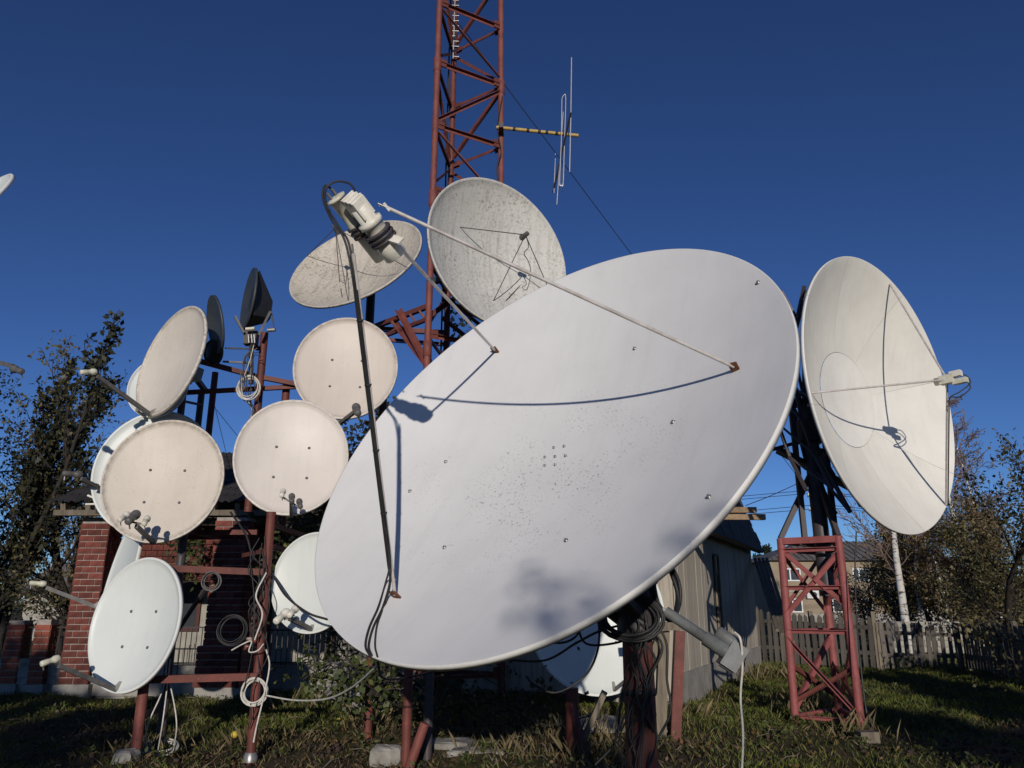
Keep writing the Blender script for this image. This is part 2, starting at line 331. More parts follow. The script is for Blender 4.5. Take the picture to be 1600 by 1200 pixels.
# ------------------------------------------------------------------ dishes
class Dish:                       # a bowl fitted at a place: local x across, y up the face, z along the beam
    def __init__(s, P, R, az, el, F=None, k=1.0, depth=None):
        s.P, s.R, s.k = Vector(P), R, k
        s.n = Vector((math.sin(az)*math.cos(el), -math.cos(az)*math.cos(el), math.sin(el)))
        s.x = Vector((0, 0, 1)).cross(s.n).normalized(); s.y = s.n.cross(s.x)
        s.depth = depth if depth else R*R/(4*F); s.F = F
        s.m3 = Matrix((s.x, s.y, s.n)).transposed(); s.vertex = s.P - s.n * s.depth
    def w(s, x, y, z=None, lift=0):
        if z is None: z = s.depth * ((x*x + (y/s.k)**2) / s.R**2 - 1) + lift
        return s.P + s.x*x + s.y*y + s.n*z
    def hit(s, u, v, lift=0):     # where the sight line through (u, v) meets the bowl
        d = ray(u, v); d.normalize(); o = CAM - s.P
        ox, oy, oz = o.dot(s.x), o.dot(s.y)/s.k, o.dot(s.n); dx, dy, dz = d.dot(s.x), d.dot(s.y)/s.k, d.dot(s.n); q = s.depth/s.R**2
        a = q*(dx*dx+dy*dy); b = 2*q*(ox*dx+oy*dy)-dz; c = q*(ox*ox+oy*oy)-s.depth-oz
        t = [( -b + sg*math.sqrt(max(b*b-4*a*c, 0)))/(2*a) for sg in (-1, 1)]
        best = max(t); 
        for tt in sorted(t):
            p = CAM + d*tt; l = p - s.P
            if tt > 0 and (l.dot(s.x)**2+(l.dot(s.y)/s.k)**2) <= s.R**2*1.02: best = tt; break
        p = CAM + d*best; l = p - s.P
        return s.w(l.dot(s.x), l.dot(s.y), lift=lift)
    def shell(s, name, mat, parent, lip=.03, thick=.02, ridge=True, rimmat='rim', n=96, rings=14, a0=0, a1=2*math.pi, full=True, r0=0.0):
        mb = MB(); R, k, D = s.R, s.k, s.depth; prof = []
        for i in range(rings + 1):
            r = R*(r0 + (1-r0)*i/rings)*(.965 if ridge else 1); prof.append((max(r, 1e-4), D*((r/R)**2-1)))
        nf = len(prof)
        if ridge: prof += [(R*.972, .006-D*.05), (R*.982, .010-D*.03), (R*.99, .002-D*.01), (R, .004)]
        nf = len(prof)
        prof += [(R+.006, .002), (R+.008, -lip), (R-.012, -lip)]
        nl = len(prof)
        for i in range(rings, -1, -2):
            r = R*(r0 + (1-r0)*i/rings)*.97; prof.append((max(r, 1e-4), D*((r/R)**2-1)-thick))
        m = n if full else n + 1; vs = []
        for r, z in prof:
            for j in range(m):
                t = a0 + (a1-a0)*j/n; vs.append((r*math.cos(t), r*k*math.sin(t), z))
        fs, fm = [], []
        for i in range(len(prof)-1):
            for j in range(n):
                j2 = (j+1) % m if full else j+1
                fs.append((i*m+j, i*m+j2, (i+1)*m+j2, (i+1)*m+j)); fm.append(0 if i < nf-1 else (1 if i < nl-1 else 2))
        if not full:
            for j in (0, n):
                base_ = len(vs); vs += [vs[i*m+j] for i in range(len(prof))]; loop = list(range(base_, base_+len(prof))); fs.append(tuple(loop if j == 0 else loop[::-1])); fm.append(2)
        mb.add(vs, fs, True)
        me = mb.mesh(name, [mat, rimmat, 'back'] if mat != 'dish_black' else [mat, mat, 'black'], fm=fm)
        o = bpy.data.objects.new(name, me); COL.objects.link(o); o.parent = parent
        o.matrix_local = Matrix.Translation(s.P - wloc(parent)) @ s.m3.to_4x4(); ORG[o.name] = s.P.copy(); return o

def dish_thing(label, D, group='satellite dishes of the antenna yard'):
    return empty('satellite_dish', D.P - Vector((0, 0, 0)), label, 'satellite dish', group)
def bolts(D, parent, pts, r=.014, mat='steel'):
    for p in pts:
        n = D.n; MB().lathe([(r*1.6, 0), (r*1.6, .004), (r, .006), (r*.8, .014)], 8, p, n).build('bolt', mat, parent)

def lnb(parent, p, d, s=1.0, mat='whiteplastic', name='lnb'):     # horn facing d, body behind, sockets
    p, d = Vector(p), Vector(d).normalized(); 
    o = MB().lathe([(.012*s, .055*s), (.027*s, .047*s), (.034*s, .03*s), (.034*s, .0*s), (.026*s, -.01*s), (.024*s, -.04*s), (.027*s, -.045*s), (.027*s, -.10*s), (.022*s, -.11*s), (.010*s, -.113*s)], 12, p, d).build(name, mat, parent)
    side = d.cross(Vector((1, 0, 0))).normalized()
    if side.z > 0: side = -side
    MB().cyl(p - d*.09*s + side*.02*s, p - d*.09*s + side*.06*s, .006*s, 6).build('socket', 'steel', o)
    return o

# ---- 1 the big dish in front
B = Dish(at(826.2, 655.9, 4.8), 1.704, R_(-39.1), R_(33.2), F=1.98)
big = empty('satellite_dish', (at(1000, 1100, 5.5).x, 5.5, 0), 'largest dish, clean white and tilted far back on a thick red pipe in front', 'satellite dish', 'satellite dishes of the antenna yard')
B.shell('reflector', 'dish_big', big, .045, .02, False, 'rim_white', 144, 28)
bolts(B, big, [B.hit(u, v, .002) for u, v in ((1185,442),(992,545),(1052,660),(697,722),(641,768),(885,845),(695,856),(1108,777))], .009)
bolts(B, big, [B.hit(u, v, .002) for u, v in ((866,700),(882,698),(852,715),(868,714),(884,713),(852,728),(868,727))], .0065, 'steel')
FP = B.vertex + B.n * B.F
YF = FP.y
feet = [(622, 934), (1150, 579), (776, 551)]; tips = [(552, 396), (604, 324), (624, 386)]
dt = [-.03, .0, .06]
for (fu, fv), (tu, tv), dy in zip(feet, tips, dt):
    a = B.hit(fu, fv, .03); b = at(tu, tv, YF + dy)
    st = MB().tube([a, a.lerp(b, .5), b], .0105, 10).build('strut', 'strut', big)
    MB().bar(a - B.n*.03, a + B.n*.03, .05, .012).build('foot_bracket', 'rust', st)
    MB().cyl(b - (b-a).normalized()*.03, b + (b-a).normalized()*.05, .006, 6).build('end_bolt', 'steel', st)
# feed: two LNB barrels side by side, clamps, cover box
ax = (B.vertex - FP).normalized()      # towards the bowl
def fa(u, v, dy=0): return at(u, v, YF + dy)
c1 = fa(590, 362); c2 = fa(558, 352, .05)
L1 = MB().lathe([(.060, .17), (.066, .165), (.066, .04), (.058, .035), (.058, -.045), (.07, -.05), (.07, -.075), (.05, -.08), (.05, -.16), (.02, -.165)], 24, c1, ax).build('feed_barrel', 'whiteplastic', big)
L2 = MB().lathe([(.044, .23), (.05, .225), (.05, -.02), (.045, -.03), (.045, -.17), (.055, -.172), (.055, -.185), (.03, -.19)], 24, c2, ax).build('feed_barrel', 'beigeplastic', big)
for c, r in ((c1, .074), (c2, .056)):
    for q in (.0, .028, .055):
        MB().lathe([(r, q-.008), (r+.006, q-.006), (r+.006, q+.006), (r, q+.008)], 20, c, ax).build('clamp_ring', 'darkmetal', big)
sx = (c2 - c1).normalized(); sz = ax.cross(sx).normalized()
bx_ = MB().obox(c1 - ax*.17 + sz*.0, ax*.052, sx*.044, sz*.044).build('cover_box', 'whiteplastic', big)
for i in (-1, 0, 1): MB().obox(c1 - ax*.225 + sx*.028*i, ax*.004, sx*.005, sz*.046).build('cover_fin', 'whiteplastic', bx_)
MB().obox(c1 - ax*.18 - sz*.0 + sx*.046, ax*.026, sx*.003, sz*.02).build('dark_sticker', 'black', bx_)
MB().bar(c2 + ax*.02 - sx*.09, c1 + ax*.02 + sx*-.0 + (c1-c2).normalized()*.15, .05, .012, ax).build('clamp_plate', 'whiteplastic', big)
for t in (-.02, .02): MB().cyl(c2 - ax*.19 + sz*t + sx*.01, c2 - ax*.225 + sz*t + sx*.01, .008, 8).build('socket', 'steel', L2)
MB().tube(spline([fa(592, 322), fa(598, 321), at(604, 324, YF)], 3), .004, 6).build('link_wire', 'strut', big)
MB().bar(at(600, 318, YF), at(609, 330, YF), .014).build('wing_nut', 'steel', big)
# black coax looping from the feed down the left strut
s0 = B.hit(622, 934, .03); s1 = at(552, 396, YF - .03)
off = Vector((-.012, -.016, 0))
def on_strut(t, o=off): return s1.lerp(s0, t) + o
for i, (pp, o2) in enumerate((([fa(532, 322, .05), fa(518, 296, .06), fa(507, 291, .05), fa(505, 312, .03), fa(519, 345, 0), fa(538, 374, -.02)], Vector((-.018, -.008, 0))),
                              ([fa(560, 306), fa(546, 287, .02), fa(524, 284, .03), fa(509, 296, .03), fa(511, 322, 0), fa(531, 356, -.02), fa(545, 380, -.03)], Vector((-.009, -.016, 0))))):
    path = pp + [on_strut(t, o2) for t in (.06, .2, .35, .5, .65, .8, .9)] + [B.hit(612 - 6*i, 912, .02), B.hit(600 - 7*i, 950, .012), B.hit(585 - 6*i, 982, .012), B.hit(578 - 5*i, 1010, .012), B.hit(583 - 3*i, 1026, .015)]
    cable('coax_cable', path, .0062, 'black', parent=big, n=8)
cable('coax_cable', [on_strut(t, Vector((-.001, -.016, 0))) for t in (.1, .3, .6, .9)] + [B.hit(606, 940, .012), B.hit(592, 975, .012), B.hit(588, 1008, .012), B.hit(592, 1028, .014)], .005, 'black', parent=big)
for t in (.18, .36, .55, .74): MB().lathe([(.019, -.004), (.021, 0), (.019, .004)], 10, on_strut(t, Vector((-.006, -.007, 0))), s0 - s1).build('cable_tie', 'black', big)
# mast, mount, actuator
mast = Vector((big.location.x - .0, 5.5, 0))
MB().tube([mast + Vector((0, 0, -.1)), mast + Vector((0, 0, 1.05)), mast + Vector((0, 0, 1.62))], [.104, .104, .1], 28).build('mast', 'maroonpipe', big)
for z in (1.02, .22): 
    r = MB().lathe([(.106, z-.02), (.112, z-.02), (.112, z+.02), (.106, z+.02)], 24, mast, (0, 0, 1)).build('clamp_band', 'black', big)
bk = B.vertex - B.n*.06
mtop = mast + Vector((0, 0, 1.6))
MB().tube([mtop - Vector((0, 0, .25)), mtop + Vector((0, 0, .25))], .135, 20).build('mount_sleeve', 'darkmetal', big)
hubp = bk
MB().lathe([(.30, 0), (.30, -.05), (.12, -.06), (.12, -.16)], 24, hubp, B.n).build('hub_plate', 'darkmetal', big)
for sg in (-1, 1):
    MB().bar(mtop + B.x*.13*sg + Vector((0, 0, .1)), hubp - B.n*.1 + B.x*.16*sg, .06, .09).build('mount_arm', 'darkmetal', big)
    MB().bar(mtop + B.x*.1*sg - Vector((0, 0, .15)), hubp - B.n*.05 - B.y*.55 + B.x*.2*sg, .05, .05).build('mount_arm', 'darkmetal', big)
for k_ in range(8):
    t = k_*math.pi/4; p0 = hubp + (B.x*math.cos(t)+B.y*math.sin(t))*.28
    r1 = 1.25; p1 = B.w(r1*math.cos(t), r1*math.sin(t), lift=-.05)
    MB().bar(p0, p1, .035, .05, B.n).build('back_rib', 'back', big)
aa = at(1040, 955, 5.35); ab = at(1140, 1022, 5.2)
act = MB().tube([aa, aa.lerp(ab, .62), aa.lerp(ab, .63), ab], [.035, .035, .048, .048], 18).build('actuator', 'grey', big)
dd = (ab-aa).normalized(); up2 = Vector((dd.z*-1, 0, dd.x)); up2.normalize()
MB().obox(ab + dd*.02 - up2*.0, dd*.055, up2*.085, Vector((0, .055, 0))).build('gear_box', 'grey', act)
MB().lathe([(.04, 0), (.043, .02), (.043, .15), (.036, .165), (.012, .17)], 18, ab + up2*.075 + dd*.03, -dd).build('motor', 'grey', act)
MB().cyl(ab - dd*.02 - up2*.07, ab + dd*.07 - up2*.07, .03, 12).build('gear_foot', 'grey', act)
MB().bar(at(1000, 935, 5.4), aa, .03, .03).build('actuator_rod', 'steel', act)

# ---- 2 the wide dish on the right tower
Rd = Dish(at(1384.3, 610.4, 10.8), 2.059, R_(37.6), R_(.9), F=1.56)
rd = empty('satellite_dish', Rd.P, 'wide warm white mesh-free dish facing right on top of the right-hand lattice tower', 'satellite dish', 'satellite dishes of the antenna yard')
rd['label'] = 'large ivory dish built of petals on the short lattice tower at the fence side'
NP = 8
for i in range(NP):
    a0 = 2*math.pi*i/NP + .25 + .0011; a1 = 2*math.pi*(i+1)/NP + .25 - .0011
    Rd.shell('petal', 'dish_right', rd, .05, .02, False, 'rim_white', 16, 12, a0, a1, False, r0=.36)
hub = MB(); vs = []; fs = []
for i in range(9):
    for j in range(48):
        r = .735*i/8*1.0 + 1e-4; t = 2*math.pi*j/48; vs.append(Rd.w(r*math.cos(t), r*math.sin(t), lift=.004))
hub.add(vs, [(i*48+j, i*48+(j+1) % 48, (i+1)*48+(j+1) % 48, (i+1)*48+j) for i in range(8) for j in range(48)], True)
hub.build('hub_disc', 'dish_right', rd)
RF = Rd.vertex + Rd.n*Rd.F
fpx = [Rd.hit(1390, 443, 0), Rd.hit(1268, 614, 0), Rd.hit(1478, 790, 0)]
rf = at(1480, 593, RF.y)
for p in fpx: MB().tube([p, rf + (p-rf).normalized()*.08], .014, 8).build('strut', 'strut', rd)
rax = -Rd.n
o = MB().obox(rf, rax*.09, Rd.x*.05, Rd.y*.06).build('feed_housing', 'beigeplastic', rd)
MB().lathe([(.055, .0), (.055, .16), (.03, .16)], 16, rf, rax).build('feed_horn', 'whiteplastic', o)
MB().obox(rf - rax*.12 + Rd.y*.05, rax*.07, Rd.x*.045, Rd.y*.04).build('converter_box', 'whiteplastic', o)
MB().obox(rf - rax*.16 - Rd.y*.06, rax*.09, Rd.x*.04, Rd.y*.035).build('converter_box', 'beigeplastic', o)
for dx in (0, 8):
    cable('coax_cable', [at(1492, 588+dx/2, RF.y), at(1508, 586+dx, RF.y-.05), at(1516, 598+dx, RF.y-.05), at(1500, 612+dx, RF.y), at(1484, 622, RF.y+.02)] + [rf.lerp(fpx[2], t) + Vector((.02, -.02, 0)) for t in (.25, .5, .8, 1)], .009, 'black', parent=rd)
for i in range(NP):
    t = 2*math.pi*i/NP + .25; pts = [Rd.w(r*math.cos(t), r*math.sin(t), lift=-.06) for r in (.5, .9, 1.3, 1.7, 2.03)]
    MB().tube(pts, .018, 6).build('back_rib', 'back', rd)

# ---- 3 weathered dish on the tall tower, 4 lichened dish on the side arm
def prime(label, D, mat, feet_px, feed_px, struts=True):
    o = dish_thing(label, D); D.shell('reflector', mat, o, .05, .02, True, 'rim', 96, 16)
    F = D.vertex + D.n*D.F; f = at(*feed_px, F.y)
    for u, v in feet_px:
        p = D.hit(u, v); MB().tube([p, f], .008, 6).build('strut', 'darkmetal', o)
    h = MB().lathe([(.05, .12), (.055, .1), (.04, 0), (.04, -.06), (.02, -.08)], 12, f, -D.n).build('feed_horn', 'greyplastic', o)
    b = D.vertex
    MB().lathe([(.3, -.03), (.3, -.07), (.1, -.09), (.1, -.3)], 18, b, D.n).build('hub_plate', 'back', o)
    return o, f
T3 = Dish(at(782.5, 393.6, 12.3), 1.435, R_(34.2), R_(4.1), F=1.02)
t3, f3 = prime('grey streaked dish with a thin wire tripod on the tall red tower', T3, 'dish_moss_low', [(719, 355), (771, 470), (862, 462)], (821, 367))
cable('coax_cable', [f3, at(826, 385, f3.y+.05), at(819, 396, f3.y+.1), at(826, 410, f3.y+.3), T3.hit(826, 430, .01), T3.hit(790, 470, .01)], .007, 'black', parent=t3)
s4 = 14.2/11
T4 = Dish(at(554.6, 408.1, 14.2), 1.105*s4, R_(-19.9), R_(30.6), F=.92*s4)
t4, f4 = prime('lichen-stained dish tilted to the sky on the side arm of the tall tower', T4, 'dish_moss', [(544, 485-15), (636, 418), (480, 400)], (524, 356))
cable('coax_cable', [f4, at(526, 380, f4.y), at(528, 405, f4.y+.2), T4.hit(531, 440, .01), T4.hit(535, 465, .01)], .008, 'black', parent=t4)

# ---- offset dishes on the pipe rack
def offset(label, D, mat, arm_px, arm_base_px, lnbs, holes=True, armL=.68, armmat='greyplastic', back_to=None):
    o = dish_thing(label, D); D.shell('reflector', mat, o, .035, .012, True, 'rim' if 'pink' in mat else 'rim_white', 80, 12)
    if holes:
        q = D.R*.29
        bolts(D, o, [D.w(sx_*q, sy_*q - D.R*.08) for sx_ in (-1, 1) for sy_ in (-1, 1)], .011, 'greyplastic')
    base = D.w(0, -D.R*D.k*.99, -.02)
    if arm_base_px: base = at(*arm_base_px, base.y)
    tip = at(*arm_px, D.P.y - armL)
    MB().bar(base, tip, .035, .045).build('feed_arm', armmat, o)
    MB().bar(base + D.n*.02, base - D.n*.22 + D.y*.25, .04, .05).build('arm_clamp', 'back', o)
    for (u, v, mt, s_) in lnbs:
        p = at(u, v, D.P.y - armL); tgt = D.w(0, -.1*D.R)
        q = lnb(o, p, tgt - p, s_, mt)
    if len(lnbs) > 1:
        MB().bar(at(lnbs[0][0], lnbs[0][1] + 8, D.P.y - armL), at(lnbs[-1][0], lnbs[-1][1] + 8, D.P.y - armL), .02, .02).build('lnb_rail', armmat, o)
    c = D.w(0, -.06*D.R)
    MB().obox(c - D.n*.10, D.x*D.R*.32, D.y*D.R*.34, D.n*.03).build('back_plate', 'back', o)
    MB().bar(c - D.n*.1, c - D.n*.32, .12, .16).build('mount_bracket', 'back', o)
    if back_to is not None: MB().bar(c - D.n*.3, back_to, .05, .05).build('mount_tube', 'redpaint', o)
    return o
def od(u, v, Y, R, az, el): return Dish(at(u, v, Y), R, R_(az), R_(el), k=1.09, depth=.17*R)
D5 = od(540.2, 573, 9.5, .66, 6.7, 8.6); D6 = od(455.5, 712, 8.9, .648, 12, 8.6); D7 = od(254.7, 749, 8.9, .676, 6, 8.6)
D8 = od(265.6, 561.9, 9.0, .67, -36, 9.4); D12 = od(208.9, 973.9, 8.6, .636, -23.4, 7.7); D13 = od(488.6, 909, 8.8, .5, -12.8, 5.7)
D14 = od(932, 960, 12.0, 1.04, 5, 7); D10 = od(240, 736, 9.5, .73, 5, 8); D9 = od(246, 604, 9.6, .385, 0, 8); D11 = od(184, 908, 9.95, .79, -54, 9)
PX = {}                                # rack posts (ground x, y)
def post_at(u, v, Y): p = at(u, v, Y); return Vector((p.x, p.y, 0))
offset('cream dish behind the long strut, up beside the left edge of the largest dish', D5, 'dish_pink', (556, 642), (528, 664), [(557, 638, 'greyplastic', 1.5)])
offset('cream dish with three small feeds, lower right neighbour of the dark dishes', D6, 'dish_pink', (455, 781), (455, 806), [(442, 769, 'whiteplastic', .95), (456, 777, 'greyplastic', 1.05), (468, 785, 'greyplastic', 1.0)], armL=.6)
offset('dirty cream dish with a row of dark feeds, upper left on the pipe rack', D7, 'dish_pink_dirty', (213, 822), (240, 848), [(196, 806, 'whiteplastic', 1.1), (210, 806, 'greyplastic', 1.5), (229, 812, 'beigeplastic', 1.05)], armL=.62)
offset('speckled dish facing left with a long arm ending in a small feed, against the sky', D8, 'dish_pink_dirty', (152, 588), (235, 648), [(143, 581, 'beigeplastic', 1.1)], armL=.75, holes=False)
offset('clean pale dish low at the left on the rack, nearest the grass', D12, 'dish_pale', (92, 1040), (182, 1078), [(84, 1031, 'beigeplastic', 1.1)], armL=.62)
offset('small pale dish half hidden behind the left edge of the largest dish', D13, 'dish_pale', (452, 966), (488, 984), [(444, 960, 'whiteplastic', 1.4), (460, 953, 'whiteplastic', 1.2)], armL=.42, holes=False)
offset('white half-shaded dish under the lower edge of the largest dish, behind the thick pipe', D14, 'dish_pale', (1000, 1045), (960, 1078), [], armL=.5)
offset('pale dish almost covered by the dirty cream dish with dark feeds', D10, 'dish_pale', (127, 748), (170, 770), [(119, 741, 'greyplastic', 1.3)], armL=.5, holes=False)
offset('small white dish peeking out behind the speckled dish facing left', D9, 'dish_grey', (214, 640), (225, 648), [], armL=.3, holes=False)
offset('pale dish seen edge-on, between a brick pillar and the low pale dish', D11, 'dish_pale', (72, 918), (150, 948), [(64, 912, 'beigeplastic', 1.1)], armL=.3, holes=False)
# dish whose edge pokes into the frame at the far left
DL = od(-65, 335, 7.5, .65, -30, 28)
offset('white dish of which only the edge shows at the left border', DL, 'dish_pale', (-60, 420), (-58, 395), [], armL=.3, holes=False)
dl_m = empty('mast', (DL.P.x-.05, DL.P.y+.4, 0), 'steel mast with a feed arm, standing beyond the left border', 'mast')
MB().tube([dl_m.location, (DL.P.x-.05, DL.P.y+.4, DL.P.z-.05)], .04, 12).build('post', 'redpaint', dl_m)
MB().bar((DL.P.x-.05, DL.P.y+.36, at(0, 548, 7.5).z+.12), at(20, 572, 7.5), .04, .045).build('feed_arm', 'greyplastic', dl_m)
lnb(dl_m, at(24, 577, 7.45), Vector((-.8, .4, .3)), 1.2, 'greyplastic')

# ---- two dark dishes on the rack top
K1 = Dish(at(387, 467, 9.6), .415, R_(-60), R_(2), k=1.02, depth=.06)
kd = empty('satellite_dish', K1.P, 'tall dark grey dish seen nearly edge-on above the pipe rack', 'satellite dish', 'dark dishes on the rack')
K1.shell('reflector', 'dish_black', kd, .03, .012, False, 'rim', 64, 8)
c = K1.P - K1.n*.05; mb = MB()
a1, a2 = K1.x*.30, K1.y*.32; b1, b2 = K1.x*.1, K1.y*.12; q = c - K1.n*.26 - K1.y*.12
mb.add([c-a1-a2, c+a1-a2, c+a1+a2, c-a1+a2, q-b1-b2, q+b1-b2, q+b1+b2, q-b1+b2], [(0,1,2,3),(7,6,5,4),(0,4,5,1),(1,5,6,2),(2,6,7,3),(3,7,4,0)]); mb.build('back_shell', 'black', kd)
MB().bar(at(422, 487, 9.55), at(404, 524, 9.5), .035, .03).build('bracket_leg', 'greyplastic', kd)
MB().bar(at(367, 494, 9.45), at(381, 520, 9.5), .035, .03).build('bracket_leg', 'greyplastic', kd)
MB().box(at(384, 541, 9.66) , at(401, 516, 9.54)).build('mount_head', 'darkmetal', kd)
MB().cyl(at(384, 514, 9.45), at(398, 513, 9.45), .02, 10).build('feed_cap', 'beigeplastic', kd)
MB().cyl(at(418, 516, 9.6), at(430, 515, 9.6), .028, 12).build('lnb', 'steel', kd)
MB().tube([at(424, 486, 9.6), at(428, 512, 9.6)], .008, 6).build('stay', 'darkmetal', kd)
for du in (0, 5, 9): MB().cyl(at(388+du, 523, 9.45), at(389+du, 536, 9.45), .014, 8).build('switch_plug', 'steel', kd)
K2 = Dish(at(335, 507, 9.3), .30, R_(-55), R_(-14), k=1.25, depth=.05)
kd2 = empty('satellite_dish', K2.P, 'slender black oval dish with a curved rim above the speckled dish', 'satellite dish', 'dark dishes on the rack')
K2.shell('reflector', 'dish_black', kd2, .03, .012, False, 'rim', 56, 8)
MB().bar(at(352, 544, 9.3), at(392, 545, 9.55), .02, .02).build('feed_arm', 'greyplastic', kd2)
K3 = Dish(at(335, 551, 9.5), .165, R_(150), R_(12), k=1.0, depth=.05)
kd3 = empty('satellite_dish', K3.P, 'little round black dish showing its back below the slender oval one', 'satellite dish', 'dark dishes on the rack')
K3.shell('reflector', 'dish_black', kd3, .03, .012, False, 'rim', 48, 8)
MB().bar(at(348, 565, 9.5), at(392, 567, 9.6), .022, .022).build('feed_arm', 'greyplastic', kd3)

# ------------------------------------------------------------------ pipe rack that carries the small dishes
def vpost(parent, u, v_top, v_ref, Y, r, mat='redpaint', name='post', box=False, foot=True, v_base=None):
    p = at(u, v_ref, Y); top = at(u, v_top, Y).z; x = p.x
    mb = MB()
    if box: mb.box((x-r, Y-r, gz((x, Y)) - .1), (x+r, Y+r, top))
    else: mb.tube([(x, Y, gz((x, Y)) - .1 if v_base is None else at(u, v_base, Y).z), (x, Y, top)], r, 14)
    o = mb.build(name, mat, parent)
    return Vector((x, Y, top)), o
fr = Vector((at(300, 1000, 8.9).x, 8.9, 0))
rack = empty('pipe_rack', fr, 'red-brown welded pipe rack carrying the small dishes on the left', 'rack')
pA, _ = vpost(rack, 215, 900, 1150, 8.75, .055, 'pinkpaint')
pB, _ = vpost(rack, 402, 800, 1060, 8.75, .05, 'redpaint')
pC, _ = vpost(rack, 258, 690, 1090, 9.3, .05, 'darkmetal')
pD, _ = vpost(rack, 312, 610, 640, 10.3, .045, 'darkmetal', v_base=835)
pE, _ = vpost(rack, 330, 582, 640, 10.6, .045, 'redpaint', v_base=835)
pF, _ = vpost(rack, 407, 520, 590, 9.75, .05, 'redpaint', v_base=800)
pG, _ = vpost(rack, 283, 588, 640, 9.7, .045, 'darkmetal', v_base=835)
pH, _ = vpost(rack, 600, 560, 600, 9.95, .05, 'redpaint')
pI, _ = vpost(rack, 447, 598, 610, 10.0, .05, 'redpaint', v_base=780)
def rail(a, b, w=.07, mat='redpaint', h=None, name='rail'): return MB().bar(a, b, w, h).build(name, mat, rack)
rail(at(262, 888, 8.68), at(412, 894, 8.68), .07)
rail(at(222, 1062, 8.68), at(404, 1057, 8.68), .075)
rail(at(270, 553, 9.4), at(400, 588, 9.75), .06); rail(at(400, 588, 9.75), at(540, 615, 9.95), .06)
zb = at(320, 838, 10.3).z
rail((at(283, 700, 9.7).x-.3, 9.7, zb), (at(402, 700, 9.7).x+.1, 9.7, zb), .06)
rail((at(300, 700, 10.45).x-.4, 10.45, zb), (at(402, 700, 10.45).x, 10.45, zb), .06)
rail((pB.x, 8.75, zb), (pB.x, 10.5, zb), .06); rail((pC.x, 9.3, zb), (pC.x, 10.5, zb), .06); rail((pB.x, 10.0, at(447, 775, 10).z), (at(447, 775, 10).x + .2, 10.0, at(447, 775, 10).z), .06); rail((pB.x, 9.25, at(447, 775, 10).z), (pB.x, 10.03, at(447, 775, 10).z), .06); MB().tube([(pB.x, 9.25, zb), (pB.x, 9.25, at(447, 775, 10).z)], .03, 10).build('post', 'redpaint', rack)
rail(at(278, 614, 9.7), at(545, 600, 10.0), .055, 'redpaint')
rail(at(300, 583, 9.6), at(322, 612, 10.2), .06, 'darkmetal', name='brace'); rail(at(278, 625, 9.7), at(316, 633, 10.3), .03, 'darkmetal', name='brace')
rail(at(322, 918, 8.9), at(278, 985, 9.3), .035, 'darkmetal', name='brace')
rail(Vector((pC.x, 9.3, pC.z-.2)), Vector((pD.x, 10.3, pC.z-.2)), .05, 'darkmetal'); rail(Vector((pB.x, 8.75, at(402, 860, 8.75).z)), Vector((pF.x, 9.75, at(402, 860, 8.75).z)), .05)
rail(Vector((pA.x, 8.75, .45)), Vector((pC.x, 9.3, .45)), .05, 'darkmetal'); rail(Vector((pB.x, 8.75, 2.2)), Vector((pB.x, 9.6, 2.2)), .05)
for D_, q in ((D5, pH), (D6, pB), (D7, pC), (D8, pG), (D12, pA), (D10, pC), (D9, pG), (D11, pC), (D13, pH)):
    c = D_.w(0, -.06*D_.R) - D_.n*.3
    t = Vector((q.x, q.y, min(c.z, q.z)))
    if D_ is D6: t = Vector((pB.x+.0, pB.y, 2.35))
    rail(c, t, .055, 'redpaint', name='dish_holder')
rail(at(405, 545, 9.75), at(392, 540, 9.6), .05, name='dish_holder')
MB().tube([at(392, 600, 9.62), at(393, 512, 9.62)], .03, 10).build('top_pipe', 'darkmetal', rack)
MB().lathe([(.075, 0), (.075, .05), (.055, .09)], 12, (pB.x, pB.y, 0), (0, 0, 1)).build('foot_collar', 'steel', rack)
def coil(name, c, r, n, mat, label, wr=.006, nrm=(0, -1, .1), sq=1.0, cat='cable coil', group=None, jit=.25):
    nrm = Vector(nrm).normalized(); x = nrm.cross(Vector((0, 0, 1))).normalized(); y = x.cross(nrm); pts = []
    for i in range(n * 22 + 1):
        t = i / 22 * 2 * math.pi; k = i / 22; rr = r * (1 + jit * (math.sin(k * 2.3) * .5 + .2 * math.sin(t * .37 + k)))
        pts.append(Vector(c) + x * rr * math.cos(t) + y * (rr * sq * math.sin(t)) + nrm * (.02 * math.sin(k * 5.1 + t * .5)))
    return tag(MB().tube(pts, wr, 6).build(name, mat), label, cat, group)
coil('cable_coil', at(388, 606, 9.55), .13, 7, 'whitecable', 'loose coil of pale cable hanging under the dark dishes', .007, sq=1.1)
coil('cable_coil', at(397, 1081, 8.62), .12, 7, 'whitecable', 'white cable coil hung on the right post of the pipe rack near the ground', .008, sq=1.0)
coil('cable_coil', at(362, 984, 8.6), .14, 6, 'black', 'thin dark cable coil hung left of the rack post at mid height', .005)
coil('cable_coil', at(330, 908, 8.62), .09, 5, 'greyplastic', 'small grey cable coil under the upper rack rail', .006)
for i in range(9):          # tangle of leads down the right rack post
    u0 = 408 + random.uniform(-8, 8); v0 = random.uniform(830, 900); v1 = random.uniform(960, 1150)
    pts = [at(u0, v0, 8.68)] + [at(u0 - (v - v0)*.06 + random.uniform(-14, 14), v, 8.62 + random.uniform(-.06, .06)) for v in np.linspace(v0 + 30, v1, 5)]
    cable('cable', pts, .006, 'black', 'black lead tangled round the right post of the pipe rack', group='leads on the rack post')
cable('cable', [at(416, 895, 8.6), at(400, 930, 8.5), at(410, 960, 8.55), at(398, 1000, 8.55)], .009, 'whitecable', 'short white cable over the rail end of the rack')
